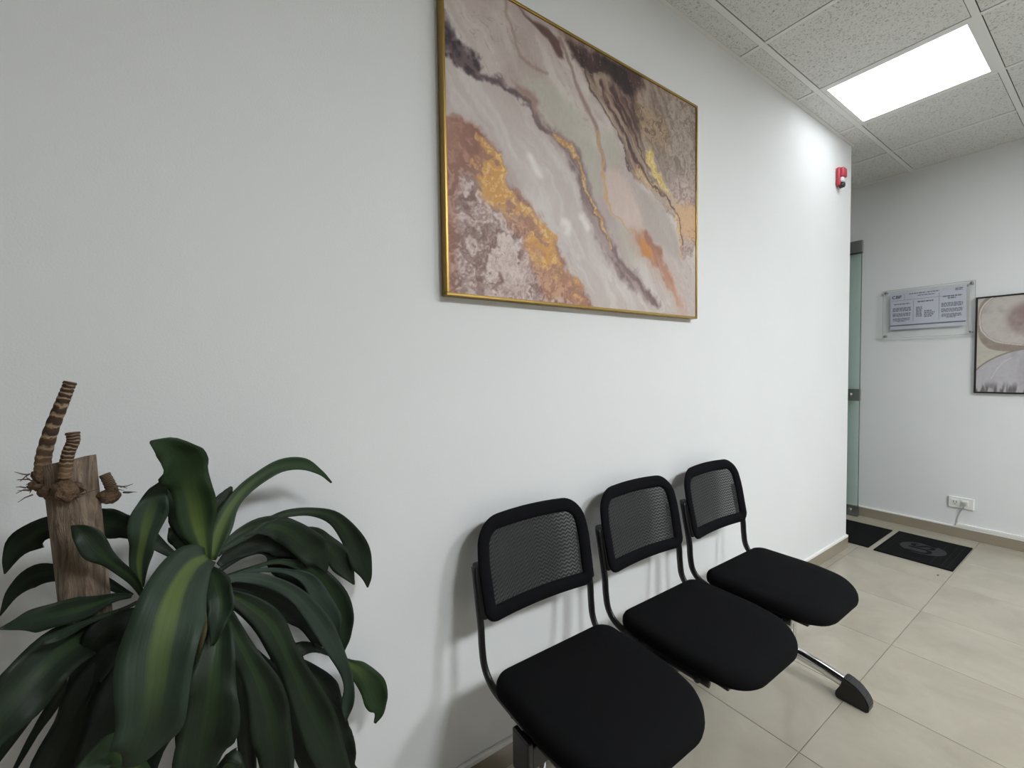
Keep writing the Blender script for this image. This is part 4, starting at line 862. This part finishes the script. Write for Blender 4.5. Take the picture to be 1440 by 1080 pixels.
# ------------------------------------------------------------------ potted plant with cut trunk
def leaf_material(name, dark, mid, stripe, swid, fade0=.35, fade1=.8, rough=.54):
    m = mat(name, dark, rough, spec=0.32); t = NT(m)
    uv = t.n('ShaderNodeUVMap'); sep = t.n('ShaderNodeSeparateXYZ'); t.l(uv.outputs[0], sep.inputs[0])
    d = t.math('ABSOLUTE', t.math('SUBTRACT', sep.outputs[0], 0.5))
    mp = t.n('ShaderNodeMapping'); mp.inputs['Scale'].default_value = (26, .5, 1); t.l(uv.outputs[0], mp.inputs[0])
    st = t.noise(mp.outputs[0], 1.0, 3)
    oi = t.n('ShaderNodeObjectInfo')
    base = t.mix(t.math('MULTIPLY_ADD', st, .8, t.math('MULTIPLY', oi.outputs['Random'], .25)), dark, mid)
    band = t.math('ADD', d, t.math('MULTIPLY', t.math('SUBTRACT', st, .5), .16))
    r = t.ramp(band, [(swid*.45, (1, 1, 1, 1)), (swid, (0, 0, 0, 1))])
    fade = t.ramp(sep.outputs[1], [(fade0, (1, 1, 1, 1)), (fade1, (0.05, .05, .05, 1))])
    f = t.math('MULTIPLY', r, fade)
    c = t.mix(f, base, stripe)
    tip = t.ramp(sep.outputs[1], [(0.965, (0, 0, 0, 1)), (0.99, (1, 1, 1, 1))])
    t.l(t.mix(tip, c, (0.03, 0.02, 0.012, 1)), t.b.inputs['Base Color'])
    mp2 = t.n('ShaderNodeMapping'); mp2.inputs['Scale'].default_value = (14, .3, 1); t.l(uv.outputs[0], mp2.inputs[0])
    t.bump(t.noise(mp2.outputs[0], 1.0, 2), .14, .003)
    tl = t.n('ShaderNodeBsdfTranslucent'); t.l(c, tl.inputs[0]); mx = t.n('ShaderNodeMixShader'); mx.inputs[0].default_value = .12
    out = [n for n in t.t.nodes if n.type == 'OUTPUT_MATERIAL'][0]
    t.l(t.b.outputs[0], mx.inputs[1]); t.l(tl.outputs[0], mx.inputs[2]); t.l(mx.outputs[0], out.inputs[0])
    return m
LM = {
 'plain': leaf_material('leaf_green', (0.008, 0.016, 0.009, 1), (0.016, 0.031, 0.015, 1), (0.022, 0.045, 0.015, 1), .16),
 'grey': leaf_material('leaf_grey_green', (0.022, 0.036, 0.027, 1), (0.038, 0.058, 0.044, 1), (0.04, 0.065, 0.04, 1), .12),
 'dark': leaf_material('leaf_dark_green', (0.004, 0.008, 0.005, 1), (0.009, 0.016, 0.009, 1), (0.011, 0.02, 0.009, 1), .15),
 'young': leaf_material('leaf_young_green', (0.014, 0.031, 0.013, 1), (0.025, 0.052, 0.018, 1), (0.085, 0.13, 0.03, 1), .26, .15, .5),
 'striped': leaf_material('leaf_striped_green', (0.020, 0.038, 0.024, 1), (0.036, 0.058, 0.036, 1), (0.10, 0.145, 0.04, 1), .19, .3, .72),
}
plant = thing('potted_dracaena', 'tall potted plant with cut brown trunk and drooping dark green leaves by the wall', 'plant', (-.13, -.27, 0))
def make_leaf(kind, fold, rows, seed):
    rr = np.random.RandomState(seed)
    A = np.array(rows); n = 5
    P = np.array(catmull(A[:, :3], n)); S = np.array(catmull(A[:, 4:7], n)); W = np.array(catmull(A[:, 3:4], n))[:, 0].clip(.0008)
    N = len(P); ac = (-1, -.72, -.38, 0, .38, .72, 1); K = len(ac)
    T = np.gradient(P, axis=0); T /= np.linalg.norm(T, axis=1)[:, None]+1e-9
    S /= np.linalg.norm(S, axis=1)[:, None]+1e-9
    Nn = np.cross(S, T); Nn /= np.linalg.norm(Nn, axis=1)[:, None]+1e-9
    toc = np.array(CAM)-P
    Nn *= np.sign((Nn*toc).sum(1).mean() or 1)
    ph = rr.rand()*6; fr = 1.3+rr.rand()*1.4
    top, bot, uvs = [], [], []
    for i in range(N):
        v = i/(N-1)
        for j, a in enumerate(ac):
            wave = (.26*math.sin(ph+v*fr*6.28+(0 if a < 0 else 1.3))+.13*math.sin(ph*2+v*fr*15+(0 if a < 0 else 2.1)))*W[i]*abs(a)**2
            h = fold*W[i]*(abs(a)-.5) + wave
            q = P[i]+S[i]*a*W[i]*(1+.09*math.sin(ph*3+v*17+a)*min(1, 6*(1-v)))+Nn[i]*h
            th = .0005*(1.8-abs(a))
            top.append(q+Nn[i]*th); bot.append(q-Nn[i]*th); uvs.append((.5+a/2, v))
    V = top+bot; off = len(top); F = []; idx = lambda i, j: i*K+j
    for i in range(N-1):
        for j in range(K-1):
            F.append((idx(i, j), idx(i, j+1), idx(i+1, j+1), idx(i+1, j)))
            F.append((off+idx(i, j), off+idx(i+1, j), off+idx(i+1, j+1), off+idx(i, j+1)))
        for j in (0, K-1): F.append((idx(i, j), idx(i+1, j), off+idx(i+1, j), off+idx(i, j)))
    for i in (0, N-1):
        for j in range(K-1): F.append((idx(i, j), idx(i, j+1), off+idx(i, j+1), off+idx(i, j)))
    V = np.array(V); V[:, 1] = np.minimum(V[:, 1], -.012)
    me = bpy.data.meshes.new('leaf'); me.from_pydata(V.tolist(), [], F)
    bm = bmesh.new(); bm.from_mesh(me); bmesh.ops.recalc_face_normals(bm, faces=bm.faces); bm.to_mesh(me); bm.free()
    uvl = me.uv_layers.new(name='UVMap'); uu = uvs+uvs
    for lp in me.loops: uvl.data[lp.index].uv = uu[lp.vertex_index]
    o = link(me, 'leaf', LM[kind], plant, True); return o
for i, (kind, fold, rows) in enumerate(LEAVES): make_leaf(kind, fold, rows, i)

def bark_material():
    m = mat('grey_brown_bark', lin(120, 104, 88), .85); t = NT(m)
    a = t.noise(t.coord((1, 1, .16)), 85, 6, .7, 1.0); b = t.noise(t.coord((1, 1, .6)), 16, 4)
    c = t.ramp(a, [(.34, lin(66, 52, 42)), (.47, lin(118, 100, 84)), (.68, lin(168, 150, 130))])
    t.l(t.mix(t.math('MULTIPLY', b, .5), c, lin(132, 116, 100)), t.b.inputs['Base Color']); t.bump(a, 1.0, .010); return m
M_bark = bark_material()
def ring_material():
    m = mat('ringed_sprout', lin(70, 52, 40), .8); t = NT(m)
    uv = t.n('ShaderNodeUVMap'); sep = t.n('ShaderNodeSeparateXYZ'); t.l(uv.outputs[0], sep.inputs[0])
    nz = t.noise(t.coord(), 130, 3)
    w_ = t.math('FRACT', t.math('MULTIPLY_ADD', nz, 1.0, t.math('MULTIPLY', sep.outputs[1], 12.0)))
    c = t.ramp(w_, [(0.0, lin(48, 32, 26)), (.55, lin(74, 52, 38)), (.72, lin(158, 138, 112)), (.86, lin(136, 116, 92)), (1.0, lin(56, 40, 32))])
    low = t.ramp(sep.outputs[1], [(.0, (1, 1, 1, 1)), (.35, (0, 0, 0, 1))])
    t.l(t.mix(t.math('MULTIPLY', low, .65), c, lin(142, 116, 88)), t.b.inputs['Base Color']); t.bump(w_, .5, .003); return m
M_ring = ring_material()
M_fibre = mat('brown_fibre', lin(104, 76, 54), .95); t_ = NT(M_fibre); n_ = t_.noise(t_.coord(), 160, 4); t_.l(t_.mix(n_, lin(46, 34, 27), lin(128, 102, 78)), t_.b.inputs['Base Color']); t_.bump(n_, .9, .006)

bm = bmesh.new(); NS, NR = 28, 44; TB, TT = Vector(TRUNK_BASE), Vector(TRUNK_TOP); rings = []
for i in range(NR):
    t = i/(NR-1); c = TB.lerp(TT, t); ring = []
    for k in range(NS):
        a = 2*math.pi*k/NS
        r = TRUNK_R*(1+.07*(1-t))*(1+.10*(vnoise(np.array(5+2.2*math.cos(a)), np.array(9+2.2*math.sin(a)+t*3))-.5)+.05*math.sin(5*a+t*2))
        z = c.z + (.006*math.cos(a+.6) if i == NR-1 else 0)
        ring.append(bm.verts.new((c.x+math.cos(a)*r, c.y+math.sin(a)*r, z)))
    rings.append(ring)
for p, q in zip(rings[:-1], rings[1:]):
    for k in range(NS): bm.faces.new((p[k], p[(k+1) % NS], q[(k+1) % NS], q[k]))
f = bm.faces.new(rings[-1]); bmesh.ops.inset_region(bm, faces=[f], thickness=.004, depth=-.002); bm.faces.new(rings[0])
trunk = finish(bm, 'trunk', M_bark, plant, True)

def sprout(pts, r0, r1, nring, parent=plant):
    pp = catmull(pts, 14); n = len(pp); rad = []
    for i in range(n):
        t = i/(n-1); rad.append((r0+(r1-r0)*t)*(1+.09*abs(math.sin(t*nring*math.pi)))*(1.08 if t > .93 else 1))
    bm = bmesh.new(); bm_tube(bm, pp, rad, 14); return finish(bm, 'sprout', M_ring, parent, True)
def knob(c, r, squash=(1, 1, 1), seed=0):
    bm = bmesh.new(); bmesh.ops.create_icosphere(bm, subdivisions=3, radius=1)
    for v in bm.verts:
        p = v.co.copy(); k = 1+.55*(float(vnoise(np.array(p.x*2.3+seed+9), np.array(p.y*2.3+p.z*1.7+9)))-.5)+.25*(float(vnoise(np.array(p.x*7+seed+9), np.array(p.y*7+p.z*6+19)))-.5)
        v.co = Vector((c[0]+p.x*r*k*squash[0], c[1]+p.y*r*k*squash[1], c[2]+p.z*r*k*squash[2]))
    return finish(bm, 'sprout_base', M_fibre, plant, True)
def fibres(c, n, ln, direction, seed):
    rr = random.Random(seed); bm = bmesh.new()
    for k in range(n):
        d = Vector(direction)+Vector((rr.uniform(-1, 1), rr.uniform(-1, 1), rr.uniform(-1, 1)))*.7; d.normalize()
        a = Vector(c)+Vector((rr.uniform(-1, 1), rr.uniform(-1, 1), rr.uniform(-1, 1)))*.007
        m = a+d*ln*rr.uniform(.3, .55); e = m+(d+Vector((rr.uniform(-.6, .6), rr.uniform(-.6, .6), rr.uniform(-.5, .3)))).normalized()*ln*.5
        bm_tube(bm, [a, m, e], [.0012, .0008, .0003], 5)
    o = finish(bm, 'root_fibre', M_fibre, plant, True); o['kind'] = 'stuff'
for pts, r0, r1, nr in SPROUTS: sprout(pts, r0, r1, nr)
for i, (c, r, sq) in enumerate(KNOBS): knob(c, r, sq, i*3.1)
for i, (c, d) in enumerate(FIBRES): fibres(c, 6, .016, d, i)
M_cane = mat('green_cane', lin(96, 92, 60), .6)
for pts, r in CANES:
    bm = bmesh.new(); bm_tube(bm, catmull(pts, 8), r, 12); finish(bm, 'cane', M_cane, plant, True)

M_pot = mat('dark_grey_pot', lin(78, 78, 80), .5); M_soil = mat('potting_soil', (0.02, 0.014, 0.01, 1), 1.0)
bm = bmesh.new(); px, py = plant.location.x, plant.location.y; R = []
for r, z in ((.10, .001), (.115, .004), (.128, .10), (.145, .22), (.158, .33), (.160, .345), (.148, .345), (.145, .31), (.09, .305), (.02, .30)):
    R.append([bm.verts.new((px+r*math.cos(a), py+r*math.sin(a), z)) for a in [2*math.pi*k/40 for k in range(40)]])
for p, q in zip(R[:-1], R[1:]):
    for k in range(40): bm.faces.new((p[k], p[(k+1) % 40], q[(k+1) % 40], q[k]))
bm.faces.new(R[0]); bm.faces.new(R[-1]); finish(bm, 'pot', M_pot, plant, True)
bm = bmesh.new(); R = []
for r in (.1449, .10, .05, .01):
    R.append([bm.verts.new((px+r*math.cos(a), py+r*math.sin(a), .318+.004*math.sin(a*7+r*90))) for a in [2*math.pi*k/40 for k in range(40)]])
for p, q in zip(R[:-1], R[1:]):
    for k in range(40): bm.faces.new((p[k], p[(k+1) % 40], q[(k+1) % 40], q[k]))
bm.faces.new(R[-1]); finish(bm, 'soil', M_soil, plant, True)
